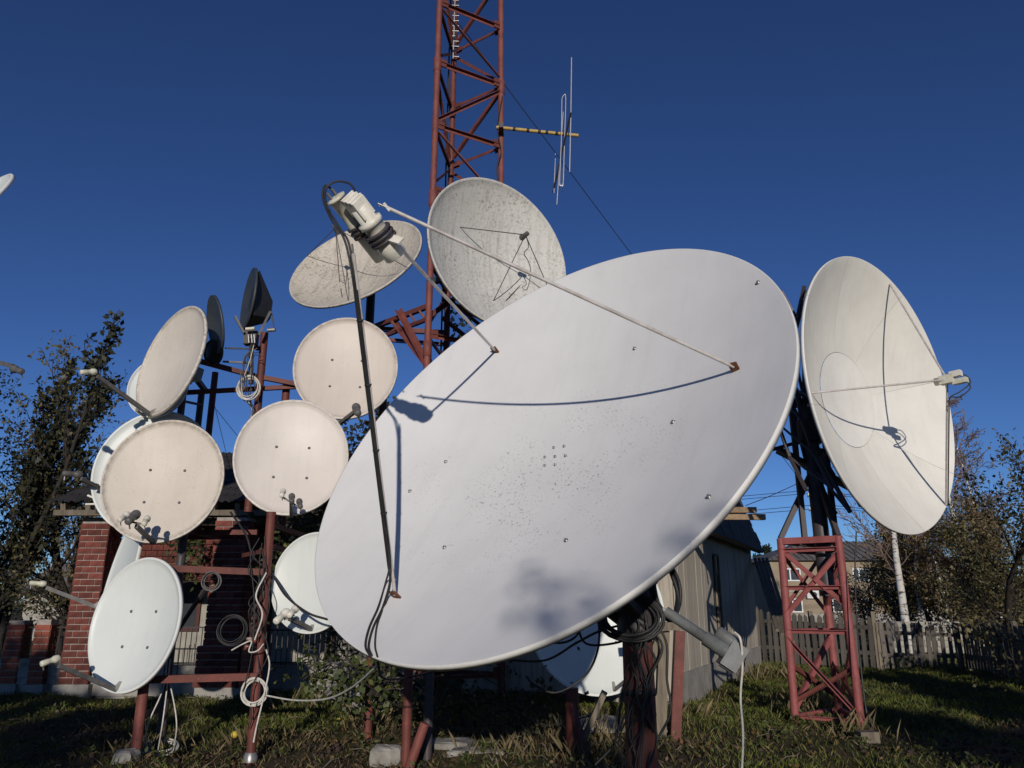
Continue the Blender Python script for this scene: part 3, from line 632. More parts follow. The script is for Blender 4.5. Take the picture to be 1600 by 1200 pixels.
cable('cable', [at(362, 1016, 8.6), at(380, 1006, 8.55), at(393, 1002, 8.55), at(389, 1018, 8.55), at(402, 1017, 8.55), at(412, 1006, 8.55)], .008, 'whitecable', 'white cable tied across the rack post at knee height')
cable('cable', [at(416, 1015, 8.6), at(421, 1040, 8.55), at(414, 1080, 8.5), at(402, 1130, 8.5), at(396, 1160, 8.5)], .009, 'whitecable', 'white cable running down beside the rack post to the grass')
cable('cable', [at(412, 1086, 8.55), at(460, 1094, 8.2), at(510, 1092, 7.6), at(550, 1074, 6.8), at(590, 1040, 5.6)], .009, 'whitecable', 'white cable sagging from the rack post to the largest dish')
cable('cable', [at(360, 800, 9.2), at(384, 835, 9.0), at(396, 870, 8.9), at(424, 896, 8.8), at(446, 930, 8.5), at(480, 957, 8.3), at(512, 968, 8.2)], .012, 'black', 'black cable swinging down across the small half-hidden dish')
for i, (x0, y0) in enumerate(((262, 1020), (266, 1030), (258, 1050))):
    cable('cable', [at(x0, y0, 9.2), at(255 + 6*i, 1075, 9.0), at(232 + 22*i, 1130, 8.9), gnd(222 + 24*i, 1180) + Vector((0, 0, .03))], .008, 'whitecable', 'pale cable running down the dark rack post into a coil on the soil', group='pale cables at the dark post')
coil('cable_coil', gnd(248, 1176) + Vector((0, 0, .05)), .17, 5, 'whitecable', 'pale cable coil lying on the soil below the low pale dish', .009, nrm=(0, -.25, 1))
for i in range(7):
    a = at(394 + i*2, 520 + i*6, 9.5)
    cable('cable', [a, at(388 + random.uniform(-8, 10), 560, 9.5), at(384 + random.uniform(-8, 16), 600 + 4*i, 9.55), at(398 + random.uniform(-6, 8), 640, 9.6), at(375 + 8*i/2, 690, 9.6)], .006, ['black', 'black', 'whitecable', 'black', 'greyplastic', 'black', 'black'][i], 'lead hanging from the switch head of the tall dark dish', group='leads below the dark dishes')
for (a, b) in (((334, 628), (360, 735)), ((338, 640), (378, 690))):
    cable('stay_wire', [at(*a, 10.6), at(*b, 11.5)], .004, 'darkmetal', 'thin stay wire behind the pipe rack', 'wire', group='stay wires behind the rack')

# ------------------------------------------------------------------ tall triangular lattice tower
L0, R0, B0 = at(677, 290, 13.5), at(783, 290, 14.25), at(704, 290, 15.0)
for q in (L0, R0, B0): q.z = 0
twr = empty('lattice_tower', (L0+R0+B0)/3, 'tall red-brown three-legged lattice tower rising out of the picture', 'tower')
TOPZ = 19.5
cen = (L0+R0+B0)/3
def leg(P, z): q = cen.lerp(P, 1.06 - .006*z); return Vector((q.x, q.y, z))
for P, m in ((L0, 'pinkpaint'), (R0, 'pinkpaint'), (B0, 'redpaint')):  # back leg painted darker: its shade is put into the colour
    o = MB().tube([leg(P, -.1), leg(P, TOPZ)], .064, 14).build('leg', m, twr)
    for z in (3.0, 6.1, 9.2, 12.3, 15.4): MB().lathe([(.066, -.16), (.082, -.15), (.082, .15), (.066, .16)], 12, leg(P, z), (0, 0, 1)).build('sleeve', m, o)
zt = at(690, 195, 13.5).z; bay = (at(693, 97, 13.5).z - zt)
zs = [zt + bay*i for i in range(-8, 6)]
zs = [z for z in zs if .3 < z < TOPZ-.1]
for fi, (P, Q) in enumerate(((L0, R0), (R0, B0), (B0, L0))):
    nrm = (leg(P, 0) + leg(Q, 0))/2 - cen; nrm.z = 0; nrm.normalize()
    for i, z in enumerate(zs):
        a, b = leg(P, z), leg(Q, z); e = (b-a).normalized()*.06
        MB().angle(a+e, b-e, .068, nrm).build('crossbar', 'pinkpaint' if fi == 0 else 'redpaint', twr)  # lit front face lighter, shaded faces darker, both painted in
        for p_, q_ in ((a, b), (b, a)):
            d_ = (q_-p_).normalized(); MB().obox(p_ + d_*.12 + nrm*.05, d_*.07, nrm*.004, Vector((0, 0, .09))).build('gusset', 'redpaint', twr)
        if i < len(zs)-1:
            z2 = zs[i+1]; w_ = (z2-z)
            if (i + fi) % 2: a, b = leg(P, z+.12), leg(Q, z2-.12)
            else: a, b = leg(Q, z+.12), leg(P, z2-.12)
            e = (b-a).normalized()*.07
            MB().angle(a+e, b-e, .062, nrm).build('diagonal', 'pinkpaint' if fi == 0 else 'redpaint', twr)  # same lit and shaded tones painted on the diagonals
# side arm with the post of the lichened dish
az = at(668, 480, 13.5).z
aL, aB = leg(L0, az), leg(B0, az); tipp = at(578, 490, 14.75)
for s_ in (aL, aB):
    MB().angle(s_, Vector((tipp.x, tipp.y, az - .0)), .08).build('arm_chord', 'redpaint', twr)
    MB().angle(s_ - Vector((0, 0, .25)), Vector((tipp.x+.15, tipp.y, az - .22)), .06).build('arm_chord', 'redpaint', twr)
for t in (.15, .3, .45, .6):
    p = aL.lerp(Vector((tipp.x, tipp.y, az)), t); MB().bar(p, p - Vector((-.16, 0, .23)), .04).build('arm_web', 'redpaint', twr)
for (u, v, yy) in ((622, 486, 14.0), (612, 500, 14.4)):
    MB().angle(at(u, v, yy), leg(L0, at(662, 572, 13.5).z), .09).build('arm_brace', 'pinkpaint', twr)
c4 = T4.vertex - T4.n*.25
MB().tube([Vector((tipp.x, tipp.y, az-.3)), Vector((tipp.x, tipp.y, c4.z))], .09, 12).build('dish_post', 'darkmetal', twr)
MB().bar(Vector((tipp.x, tipp.y, c4.z-.05)), c4 + T4.n*.1, .14, .16).build('dish_mount', 'darkmetal', twr)
c3 = T3.vertex - T3.n*.25
for P in (L0, R0): MB().bar(leg(P, c3.z), c3, .1, .12).build('dish_mount', 'darkmetal', twr)
for (pa, pb) in (((668, 500), (742, 450)), ((690, 470), (760, 505)), ((690, 500), (728, 530))):
    MB().angle(at(*pa, 13.6), at(*pb, 14.0), .09).build('lower_brace', 'redpaint', twr)
cable('feeder_cable', [leg(B0, 16) + Vector((-.1, -.1, 0)), leg(B0, 12) + Vector((-.1, -.12, 0)), leg(B0, 9) + Vector((-.1, -.1, 0)), leg(B0, 5) + Vector((-.1, -.1, 0))], .02, 'black', parent=twr)
cable('feeder_cable', [at(785, 150, 14.15), at(777, 200, 14.1), at(783, 235, 14.1), at(776, 262, 14.1), at(778, 285, 14.1)], .012, 'black', parent=twr)
# stacked dipoles
dp = empty('dipole_antenna', leg(B0, 12.8) + Vector((.12, -.25, 0)), 'thin vertical rod antenna with short cross rods inside the tall tower top', 'antenna')
MB().tube([at(708, 92, 14.7), at(712, -30, 14.7)], .016, 8).build('boom', 'alu', dp)
for v in range(-24, 92, 8):
    MB().tube([at(707, v, 14.7), at(717, v+.6, 14.7)], .009, 6).build('cross_rod', 'alu', dp)
# yagi on a yellow boom
R13 = 14.05
yg = empty('yagi_antenna', at(783, 200, R13), 'rod antenna on a yellow boom with black tape bands sticking out of the tall tower', 'antenna')
ya, yb = at(776, 199, R13), at(904, 212, R13-.2)
bo = MB().tube([ya, yb], .037, 12).build('boom', 'yellow', yg)
for t in (.22, .39, .53, .62, .74, .83): MB().lathe([(.039, -.03), (.039, .03)], 12, ya.lerp(yb, t), yb-ya).build('tape_band', 'black', bo)
MB().obox(at(783, 200, R13), (.05, 0, 0), (0, .12, 0), (0, 0, .06)).build('clamp', 'darkmetal', yg)
MB().tube([at(892, 176, R13-.9), at(864, 301, R13+.6)], .02, 8).build('element_boom', 'darkmetal', yg)
def rod(pts, r=.011): MB().tube(pts, r, 6).build('element', 'alu', yg)
rod([at(893, 90, R13-.8), at(892, 178, R13-.8), at(890, 269, R13-.8)], .013)
yl = R13-.3
rod(spline([at(878, 154, yl), at(877, 220, yl), at(874.5, 284, yl), at(877, 289, yl), at(880, 285, yl), at(882, 220, yl), at(884, 154, yl), at(881, 149, yl), at(878, 154, yl)], 4))
rod([at(880, 175, R13-.1), at(870, 320, R13-.1)], .01); rod([at(868, 240, R13+.5), at(865.5, 302, R13+.5)], .01); rod([at(879, 262, R13), at(878, 299, R13)], .009)
cable('guy_wire', [at(712, 30, 14.8), at(860, 228, 17), at(985, 395, 20), at(1220, 710, 26), at(1432, 993, 33)], .011, 'black', 'dark guy wire slanting from the tall tower down to the right', 'wire', sm=3)

# ------------------------------------------------------------------ right-hand tower
rt_f = [gnd(1243, 1128), gnd(1345, 1152), gnd(1312, 1110), ]
Yt = 11.0
def tp(u, v, Y=Yt): return at(u, v, Y)
fl, fr_, bk_ = Vector((at(1243, 1128, 11.3).x, 11.3, 0)), Vector((at(1347, 1145, 10.8).x, 10.8, 0)), Vector((at(1311, 1110, 11.95).x, 11.95, 0))
bl_ = fl + (bk_ - fr_)
rt = empty('lattice_tower', (fl + fr_)/2, 'short pink-red lattice tower under the ivory petal dish', 'tower')
ztop = at(1222, 838, 10.9).z; wst = Vector((fl.x*.5 + bk_.x*.5, 11.25, 0))
corners = [fl, fr_, bk_]
cw = sum(corners, Vector())/3
def rleg(P, z): q = P.lerp(cw, .06*(z/ztop)); return Vector((q.x, q.y, z))
for P in corners:
    MB().tube([rleg(P, -.1), rleg(P, ztop)], .055, 12).build('leg', 'rosepaint', rt)
lev = [.12, at(1240, 985, 10.9).z, at(1232, 915, 10.9).z, at(1225, 855, 10.9).z]
for i in range(3):
    P, Q = corners[i], corners[(i+1) % 3]; nrm = ((P+Q)/2-cw).normalized()
    for z in lev: MB().angle(rleg(P, z), rleg(Q, z), .05, nrm).build('crossbar', 'rosepaint', rt)
    MB().angle(rleg(P, lev[1]-.1), rleg(Q, .2), .06, nrm).build('diagonal', 'rosepaint', rt)
    MB().angle(rleg(Q, lev[1]-.5) - nrm*.03, rleg(P, .25) - nrm*.03, .055, nrm).build('diagonal', 'redpaint', rt)
    MB().angle(rleg(P, lev[2]-.35), rleg(Q, lev[3]-.02), .06, nrm).build('diagonal', 'rosepaint', rt)
    MB().angle(rleg(Q, lev[2]-.3) - nrm*.03, rleg(P, lev[3]-.05) - nrm*.03, .055, nrm).build('diagonal', 'rosepaint', rt)
    MB().bar(rleg(P, ztop-.04), rleg(Q, ztop-.04), .09, .09).build('top_beam', 'darkmetal' if i != 0 else 'rosepaint', rt)
# dark upper works: central mast, raking legs, cradle
mz = Rd.P.z
mx = Vector((at(1275, 760, 11.3).x, 11.3, 0))
MB().tube([mx + Vector((0, 0, ztop-.8)), mx + Vector((0, 0, mz-.1))], .11, 16).build('mast', 'darkmetal', rt)
up = Vector((at(1256, 690, 11.3).x, 11.3, at(1256, 690, 11.3).z))
for P in corners: MB().bar(rleg(P, ztop), mx + Vector((0, 0, ztop+1.05)), .07).build('raking_leg', 'darkmetal', rt)
for (u, Y) in ((1249, 11.2), (1297, 11.6)):
    p = at(u, 760, Y); MB().bar((p.x, p.y, ztop-.1), (p.x, p.y, ztop+2.0), .07).build('upright', 'darkmetal', rt)
MB().bar(at(1217, 704, 11.2), at(1345, 770, 11.7), .13, .07).build('cradle_beam', 'darkmetal', rt)
MB().bar(at(1198, 705, 11.0), at(1250, 690, 11.4), .05).build('cradle_beam', 'darkmetal', rt)
MB().bar(at(1230, 634, 11.2), at(1290, 628, 11.7), .09).build('cradle_beam', 'darkmetal', rt)
spine = [Rd.w(r, 0, lift=-.28) for r in (-1.7, -1.0, -.3, .4, 1.1)]
vert = [Rd.w(-.55, q, lift=-.35) for q in (-1.75, -.9, 0, .9, 1.7)]
for pts in (spine, vert):
    for a, b in zip(pts[:-1], pts[1:]):
        MB().bar(a, b, .05).build('cradle_chord', 'darkmetal', rt); MB().bar(a - Rd.n*.22, b - Rd.n*.22, .05).build('cradle_chord', 'darkmetal', rt); MB().bar(a, b - Rd.n*.22, .035).build('cradle_web', 'darkmetal', rt)
vl = [Rd.w(-1.25, q, lift=-.25) for q in (-1.5, -1.0, -.5, 0, .5, 1.0, 1.45)]
for i, (a, b) in enumerate(zip(vl[:-1], vl[1:])):
    MB().bar(a, b, .04).build('cradle_chord', 'darkmetal', rt); MB().bar(a - Rd.n*.3 - Rd.x*.12, b - Rd.n*.3 - Rd.x*.12, .04).build('cradle_chord', 'darkmetal', rt); MB().bar(a, b - Rd.n*.3 - Rd.x*.12, .03).build('cradle_web', 'darkmetal', rt)
for q in (-1.2, 0, 1.2):
    MB().bar(mx + Vector((0, 0, mz - .3 + q*.3)), Rd.w(-.5, q, lift=-.3), .07).build('cradle_stay', 'darkmetal', rt)
    MB().bar(mx + Vector((0, 0, mz - .5 + q*.2)), Rd.w(.6, q*.8, lift=-.3), .06).build('cradle_stay', 'darkmetal', rt)
MB().obox(mx + Vector((0, 0, mz-.5)), (.2, 0, 0), (0, .2, 0), (0, 0, .16)).build('turn_head', 'darkmetal', rt)
for du in (0, 7): cable('tower_lead', [at(1338, 830+du, 10.5), at(1336, 900, 10.5), at(1341, 1000, 10.5), at(1352, 1100, 10.45), at(1358+du, 1140, 10.4)], .009, 'black', parent=rt)
MB().obox(gnd(1356, 1158) + Vector((0, 0, .05)), (.11, 0, 0), (0, .09, 0), (0, 0, .06)).build('footing', 'oldwood', rt)

# ------------------------------------------------------------------ red-brick veranda house on the left
def brick_block(parent, x0, x1, y0, y1, z0, z1, mat='brick', cw_=.255, ch=.112, faces='fl', joint=.016, core='mortar', name='brick'):
    MB().box((x0+.012, y0+.012, z0), (x1-.012, y1-.012, z1)).build('core', core, parent)
    def me_for(w, d): 
        key = (round(w, 3), round(d, 3), mat)
        if key not in BR: BR[key] = MB().box((-w/2, -d/2, -(ch-joint)/2), (w/2, d/2, (ch-joint)/2)).mesh('brick', mat)
        return BR[key]
    rows = int((z1-z0)/ch)
    for r in range(rows):
        z = z0 + ch*(r+.5)
        for fc in faces:
            a, b = (x0, x1) if fc == 'f' else (y0, y1)
            nb = max(1, round((b-a)/cw_)); w = (b-a)/nb; cuts = [a + w*i for i in range(nb+1)]
            if r % 2: cuts = [a] + [a + w*(i+.5) for i in range(nb)] + [b]
            for c0, c1_ in zip(cuts[:-1], cuts[1:]):
                m_ = (c0+c1_)/2; L_ = c1_-c0-joint; j = random.uniform(-.004, .004)
                if fc == 'f': piece(name, me_for(L_, .05), parent, (m_, y0+.025-.006+j, z))
                else: piece(name, me_for(.05, L_), parent, ((x0+.025-.006-j) if fc == 'l' else (x1-.025+.006+j), m_, z))
BR = {}
HY = 14.4
hx0, hx1 = at(100, 1000, HY).x, at(640, 1000, HY).x
house = empty('brick_house', ((hx0+hx1)/2, 17, 0), 'dark red veranda house with a black tiled roof behind the small dishes', 'house')
EZ = at(300, 800, HY).z
MB().box((hx0, 17.0, 0), (hx1, 17.3, EZ)).build('back_wall', 'plaster', house)
MB().box((hx0, 17.3, 0), (hx0+.25, 21, EZ)).build('side_wall', 'plaster', house)
MB().box((hx0-.05, HY+.1, 0), (hx1, 17.0, .35)).build('veranda_floor', 'concrete', house)
lx0, lx1 = at(180, 900, HY).x, at(432, 900, HY).x; lz0, lz1 = at(300, 906, HY).z, EZ-.12
lin = tag(MB().box((lx0, HY+.62, lz0-.02), (lx1, HY+.7, lz1)).build('lintel_wall', 'doorwood', house), None)
nb = 20
for r in range(int((lz1-lz0)/.112)):
    for i in range(13):
        w = (lx1-lx0)/13; x = lx0 + w*(i + .5 + (.5 if r % 2 else 0)); 
        if x + w/2 > lx1 + .01: continue
        key = (round(w-.012, 3), .05, 'brick')
        if key not in BR: BR[key] = MB().box((-(w-.012)/2, -.025, -.05), ((w-.012)/2, .025, .05)).mesh('brick', 'brick')
        piece('brick', BR[key], lin, (x, HY+.6, lz0 + .112*(r+.5)))
# doors, window and shutters on the back wall
for (x, w, z0_, z1_) in ((-5.6, 1.0, .4, 2.5), (-3.6, 1.1, 1.0, 2.3), (-7.2, 1.2, 1.0, 2.3)):
    f = MB().box((x-w/2, 16.93, z0_), (x+w/2, 17.0, z1_)).build('door' if z0_ < .6 else 'window', 'doorwood', house)
    if z0_ > .6:
        MB().box((x-w/2+.08, 16.92, z0_+.08), (x-.03, 16.925, z1_-.08)).build('pane', 'glass', f); MB().box((x+.03, 16.92, z0_+.08), (x+w/2-.08, 16.925, z1_-.08)).build('pane', 'glass', f)
    else:
        for k_ in range(4): MB().box((x-w/2+.06+k_*.225, 16.915, z0_+.08), (x-w/2+.25+k_*.225, 16.928, z1_-.08)).build('door_board', 'doorwood', f)
MB().box((hx0-.35, HY-.35, EZ-.1), (hx1+.1, HY-.2, EZ)).build('eave_beam', 'oldwood', house)
MB().box((hx0-.0, HY+.2, EZ-.22), (hx1, HY+.4, EZ-.08)).build('plate_beam', 'oldwood', house)
nr = 15
for i in range(nr):
    x = hx0 - .2 + (hx1-hx0+.2)*i/(nr-1); MB().bar((x, HY-.34, EZ+.06), (x, 18.2, EZ+1.7), .09, .12).build('rafter', 'oldwood', house)
rz0, rz1, ry0, ry1 = EZ+.14, EZ+1.85, HY-.45, 18.3
ncol, nrow = 15, 9
sx_, sy_ = (hx1-hx0+.8)/ncol, 1/nrow
def sheet():
    mb = MB(); n = 14; vs = []
    dl = math.hypot(ry1-ry0, rz1-rz0)/nrow*1.12
    for j in (0, 1):
        for i in range(n+1): vs.append((sx_*1.03*i/n, dl*j, .022*math.cos(2*math.pi*i/n*3.5)))
    mb.add(vs, [(i, i+1, n+2+i, n+1+i) for i in range(n)], True); return mb.mesh('roof_sheet', 'slate')
rs_ = sheet(); pr = math.atan2(rz1-rz0, ry1-ry0)
for r in range(nrow):
    for c in range(ncol):
        piece('roof_sheet', rs_, house, (hx0-.4+sx_*c, ry0+(ry1-ry0)*r/nrow, rz0+(rz1-rz0)*r/nrow + .012*(c % 2)), (pr - .03, 0, random.uniform(-.006, .006)))
MB().add([(hx0-.4, ry1, rz1), (hx1+.4, ry1, rz1), (hx1+.4, ry1+4, rz1-1.9), (hx0-.4, ry1+4, rz1-1.9)], [(0, 1, 2, 3)]).build('rear_roof', 'slate', house)
# brick pillars
def pillar(u0, u1, v, Y, ztop_, label, mat='brick', faces='flr', flare=None):
    x0, x1 = at(u0, v, Y).x, at(u1, v, Y).x
    p = empty('brick_pillar', ((x0+x1)/2, Y, 0), label, 'pillar', 'brick pillars of the veranda')
    MB().box((x0-.05, Y-.05, -.1), (x1+.05, Y+(x1-x0)+.05, .2)).build('plinth', 'concrete', p)
    brick_block(p, x0, x1, Y, Y+(x1-x0), .2, ztop_, mat, faces=faces)
    if flare: brick_block(p, x0-flare, x1+flare, Y-flare, Y+(x1-x0)+flare, .2, .2+.112*6, mat, faces=faces)
    return p
pillar(100, 146, 1000, HY, EZ-.1, 'tall red-brick pillar at the far left corner of the veranda')
pillar(318, 372, 1000, HY-.5, EZ-.15, 'red-brick pillar with a stepped base behind the pipe rack', flare=.07)
pillar(376, 404, 1030, HY-.6, at(390, 996, HY-.6).z, 'low orange brick pier just left of the rack post', 'brickpaint')
pillar(52, 76, 1000, HY+.0, at(60, 968, HY).z, 'low orange brick pier left of the tall corner pillar', 'brickpaint')
pillar(8, 34, 1000, HY+.1, at(20, 970, HY).z, 'low orange brick pier at the left border', 'brickpaint')
# parapet walls of rough stone between pillars, with iron railings on top
def parapet(u0, u1, Y, h, label):
    x0, x1 = at(u0, 1050, Y).x, at(u1, 1050, Y).x; o = empty('stone_parapet', ((x0+x1)/2, Y, 0), label, 'wall', 'stone parapets of the veranda')
    MB().box((x0, Y+.04, -.05), (x1, Y+.3, h)).build('core', 'concrete', o)
    n = max(2, int((x1-x0)/.42)); w = (x1-x0)/n
    for r in range(2):
        for i in range(n):
            j = lambda s_=.02: random.uniform(-s_, s_)
            hh = h/2; c = Vector((x0+w*(i+.5), Y+.05, hh*(r+.5)))
            mb = MB(); vs = []
            for (sx2, sz2) in ((-1, -1), (1, -1), (1, 1), (-1, 1)): vs.append(c + Vector((sx2*(w/2-.012)+j(.02), -.03+j(.015), sz2*(hh/2-.01)+j(.015))))
            for (sx2, sz2) in ((-1, -1), (1, -1), (1, 1), (-1, 1)): vs.append(c + Vector((sx2*(w/2-.002), .04, sz2*(hh/2-.002))))
            mb.add(vs, [(0, 1, 2, 3), (0, 4, 5, 1), (1, 5, 6, 2), (2, 6, 7, 3), (3, 7, 4, 0)]).build('stone', 'stone', o)
    return o
def railing(u0, u1, Y, z0_, z1_, label, n):
    x0, x1 = at(u0, 1050, Y).x, at(u1, 1050, Y).x; o = empty('iron_railing', ((x0+x1)/2, Y, z0_), label, 'railing', 'iron railings of the veranda')
    for z in (z0_+.04, z1_): MB().bar((x0, Y+.12, z), (x1, Y+.12, z), .025).build('rail', 'iron', o)
    me = MB().box((-.007, -.007, 0), (.007, .007, z1_-z0_)).mesh('bar', 'iron')
    for i in range(n): piece('bar', me, o, (x0+(x1-x0)*(i+.5)/n, Y+.12, z0_))
    for i in range(3):
        c = Vector((x0+(x1-x0)*(i+.5)/3, Y+.11, (z0_+z1_)/2)); pts = [c + Vector((.07*t*math.cos(7*t), 0, .07*t*math.sin(7*t))) for t in np.linspace(.15, 1, 14)]
        MB().tube(pts, .008, 5).build('scroll', 'iron', o)
parapet(-70, 100, HY+.1, .62, 'rough stone parapet between the orange piers at the left border'); railing(-60, 101, HY+.1, .62, 1.15, 'black iron railing between the orange piers at the left', 18)
parapet(152, 318, HY+.1, .5, 'pale stone parapet behind the low pale dish'); railing(152, 318, HY+.1, .5, 1.15, 'black iron railing behind the low pale dish', 20)
parapet(404, 560, HY+.2, .5, 'shaded stone parapet right of the pipe rack'); railing(404, 560, HY+.2, .5, 1.1, 'black iron railing in the shade right of the pipe rack', 18)
# bits on the house corner: pale antenna rods
wr = empty('rod_antenna', at(150, 770, 13.6), 'small white rod antenna under the house eave beside the dirty cream dish', 'antenna')
MB().tube([at(137, 774, 13.6), at(166, 786, 13.6)], .02, 8).build('rod', 'whiteplastic', wr); MB().tube([at(134, 788, 13.6), at(168, 787, 13.6)], .02, 8).build('rod', 'whiteplastic', wr); MB().tube([at(147, 764, 13.6), at(149, 782, 13.6)], .016, 8).build('rod', 'whiteplastic', wr)
MB().tube([at(150, 789, 13.65), at(150, 802, 13.75)], .02, 8).build('stub_mast', 'steel', wr)

# ------------------------------------------------------------------ shed on the right
SB = gnd(1186, 1040); SA = gnd(1062, 1103); SH = 3.05
sd = (SB-SA).normalized(); sn = Vector((sd.y, -sd.x, 0)); SLn = (SB-SA).length
shed = empty('shed', SA.lerp(SB, .5), 'grey plank shed with a steep dark slate roof behind the largest dish', 'shed')
rot = math.atan2(sd.y, sd.x)
def shp(a, out, z): return SA + sd*a + sn*out + Vector((0, 0, z))
MB().obox(shp(SLn/2, -2.0, SH/2), sd*(SLn/2-.03), sn*1.97, Vector((0, 0, SH/2))).build('body', 'plaster', shed)
MB().obox(shp(SLn/2, .0, .2), sd*(SLn/2+.05), sn*.06, Vector((0, 0, .28))).build('plinth', 'concrete', shed)
npl = 36
for i in range(npl):
    w = SLn/npl; z1_ = SH
    me = MB().box((-w/2+.0025, -.012, .0), (w/2-.0025, .012, SH-.48)).mesh('plank', 'plank') if i == 0 else me
    piece('plank', me, shed, shp(w*(i+.5), .015 + random.uniform(-.004, .006), .48), (0, 0, rot))
fd = -sn; fn = Vector((-sd.x, -sd.y, 0))
me2 = MB().box((-.104, -.012, 0), (.104, .012, SH-.1)).mesh('plank', 'plank')
for i in range(18): piece('plank', me2, shed, SA + fd*(.11+.214*i) + fn*.015 + Vector((0, 0, .1)), (0, 0, math.atan2(fd.y, fd.x)))
# window boards on the wall
wv = shp(3.6, .05, 1.75); wn = MB().obox(wv, sd*.2, sn*.015, Vector((0, 0, .75))).build('window', 'glass', shed)
for a_, b_ in ((-.2, .03), (.2, .03)): MB().obox(wv + sd*a_ + sn*.02, sd*b_, sn*.015, Vector((0, 0, .8))).build('frame', 'oldwood', wn)
for z_ in (-.78, 0, .78): MB().obox(wv + sn*.022 + Vector((0, 0, z_)), sd*.17, sn*.012, Vector((0, 0, .025))).build('sill', 'oldwood', wn)
# roof slope rising from the eave
rp = R_(70); ru = (-sn*math.cos(rp) + Vector((0, 0, math.sin(rp)))); rn = (sn*math.sin(rp) + Vector((0, 0, math.cos(rp))))
e0 = shp(0, .32, SH - .18)
MB().obox(e0 + sd*(SLn/2) + ru*1.9 - rn*.07, sd*(SLn/2+.1), ru*1.9, rn*.02).build('roof_deck', 'oldwood', shed)
rgo, rgz = .28 - 3.75*math.cos(rp), SH - .18 + 3.75*math.sin(rp)
MB().add([shp(-.1, rgo, rgz), shp(SLn+.1, rgo, rgz), shp(SLn+.1, -4.15, SH-.1), shp(-.1, -4.15, SH-.1)], [(0, 1, 2, 3)]).build('rear_roof', 'slate', shed)
for a_ in (.0, SLn - .05):
    for k_ in range(14):
        o0, o1 = .0 - 3.98*k_/14, .0 - 3.98*(k_+1)/14 + .008
        top = lambda o_: (SH - .2 + (.3-o_)*math.tan(rp)) if o_ > rgo else (SH - .15 + (o_+4.1)/(rgo+4.1)*(rgz-SH))
        v_ = [shp(a_ + d_, o_, z_) for d_ in (0, .03) for o_, z_ in ((o0, SH-.02), (o1, SH-.02), (o1, max(SH, min(top(o1), rgz)-.06)), (o0, max(SH, min(top(o0), rgz)-.06)))]
        MB().add(v_, [(0, 1, 2, 3), (7, 6, 5, 4), (0, 4, 5, 1), (1, 5, 6, 2), (2, 6, 7, 3), (3, 7, 4, 0)]).build('gable_board', 'oldwood', shed)
rows_, cols_ = 13, 22
sw, sh_ = (SLn+.3)/cols_, 3.4/rows_
mes = MB().box((-sw/2+.004, -.0, -.006), (sw/2-.004, sh_*1.25, .006)).mesh('slate', 'slate')
rotm = Matrix((sd, ru, rn)).transposed().to_euler()
for r in range(rows_):
    for c in range(cols_):
        off = sw*.5 if r % 2 else 0
        p = e0 + sd*(sw*(c+.5) - .1 + off + random.uniform(-.01, .01)) + ru*(sh_*r) + rn*(.02 + random.uniform(0, .012))
        if r > 9 and c > cols_-3: continue
        piece('slate', mes, shed, p, rotm)
for i, q in enumerate((.05, .2, .35, .5, 2.1, 2.4, 2.68)):
    ov = random.uniform(.15, .4) if q < 1 else 2.2 + .25*(i % 2)
    MB().obox(e0 + sd*(SLn/2 + ov/2) + ru*q - rn*.02, sd*(SLn/2 + ov/2), ru*.035, rn*.025).build('batten', 'freshwood' if q < .9 else 'oldwood', shed)
ba, bb = at(1105, 801, 14.0), at(1193, 801, 14.2)
for v, u0, u1, z in ((797, 1070, 1181, 0), (808, 1066, 1195, 0)):
    tb = MB().obox((at(u0, v, 13.4)+at(u1, v, 12.5))/2, (at(u1, v, 12.5)-at(u0, v, 13.4))/2, (0, .05, 0), (0, 0, .045)).build('eave_plank', 'freshwood', shed)
for i in range(4): MB().bar(shp(SLn-.2, .15+.1*i, SH-.35), at(1215 + 8*i, 985 + 6*i, 15.5), .07, .05).build('raking_pole', 'oldwood', shed)

# ------------------------------------------------------------------ trestle, second stand, stones below the big dish
ts = empty('trestle', gnd(1030, 1130), 'weathered timber and red steel trestle right of the thick pipe', 'trestle')
YT = 10.2
def bp(u, v, Y): return at(u, v, Y)
MB().angle(bp(1056, 985, YT), Vector((bp(1047, 1130, YT).x, YT, -.05)), .12).build('post', 'redpaint', ts)
MB().bar(bp(1037, 985, YT+.1), Vector((bp(1032, 1130, YT).x, YT+.1, -.05)), .13).build('post', 'oldwood', ts)
MB().bar(bp(1000, 982, YT), bp(1064, 977, YT), .16, .1).build('top_beam', 'oldwood', ts)
MB().bar(bp(1032, 990, YT+.05), Vector((bp(975, 1120, YT).x, YT+.05, .1)), .13, .09).build('brace', 'oldwood', ts)
MB().bar(bp(1020, 1080, YT+.05), Vector((bp(1040, 1150, YT).x, YT+.05, .05)), .07, .05).build('brace', 'oldwood', ts)
st2 = empty('dish_stand', Vector((at(893, 1120, 9.3).x, 9.3, 0)), 'rough red post with slanting timber braces below the half-shaded white dish', 'stand')
q = at(893, 1060, 9.3)
MB().tube([(q.x, 9.3, -.1), (q.x, 9.3, at(895, 1075, 9.3).z)], .075, 12).build('post', 'redpaint', st2)
MB().bar(at(945, 1080, 9.35), Vector((at(903, 1160, 9.35).x, 9.35, 0)), .095, .06).build('brace', 'oldwood', st2)
MB().bar(at(893, 1100, 9.25), Vector((at(914, 1165, 9.0).x, 9.0, 0)), .065).build('brace', 'redpaint', st2)
st3 = empty('red_stand', Vector((at(640, 1120, 8.6).x, 8.6, 0)), 'red pipe stand in the dark under the lower edge of the largest dish', 'stand')
q = at(638, 1060, 8.6); MB().tube([(q.x, 8.6, -.1), (q.x, 8.6, 1.15)], .05, 12).build('post', 'redpaint', st3)
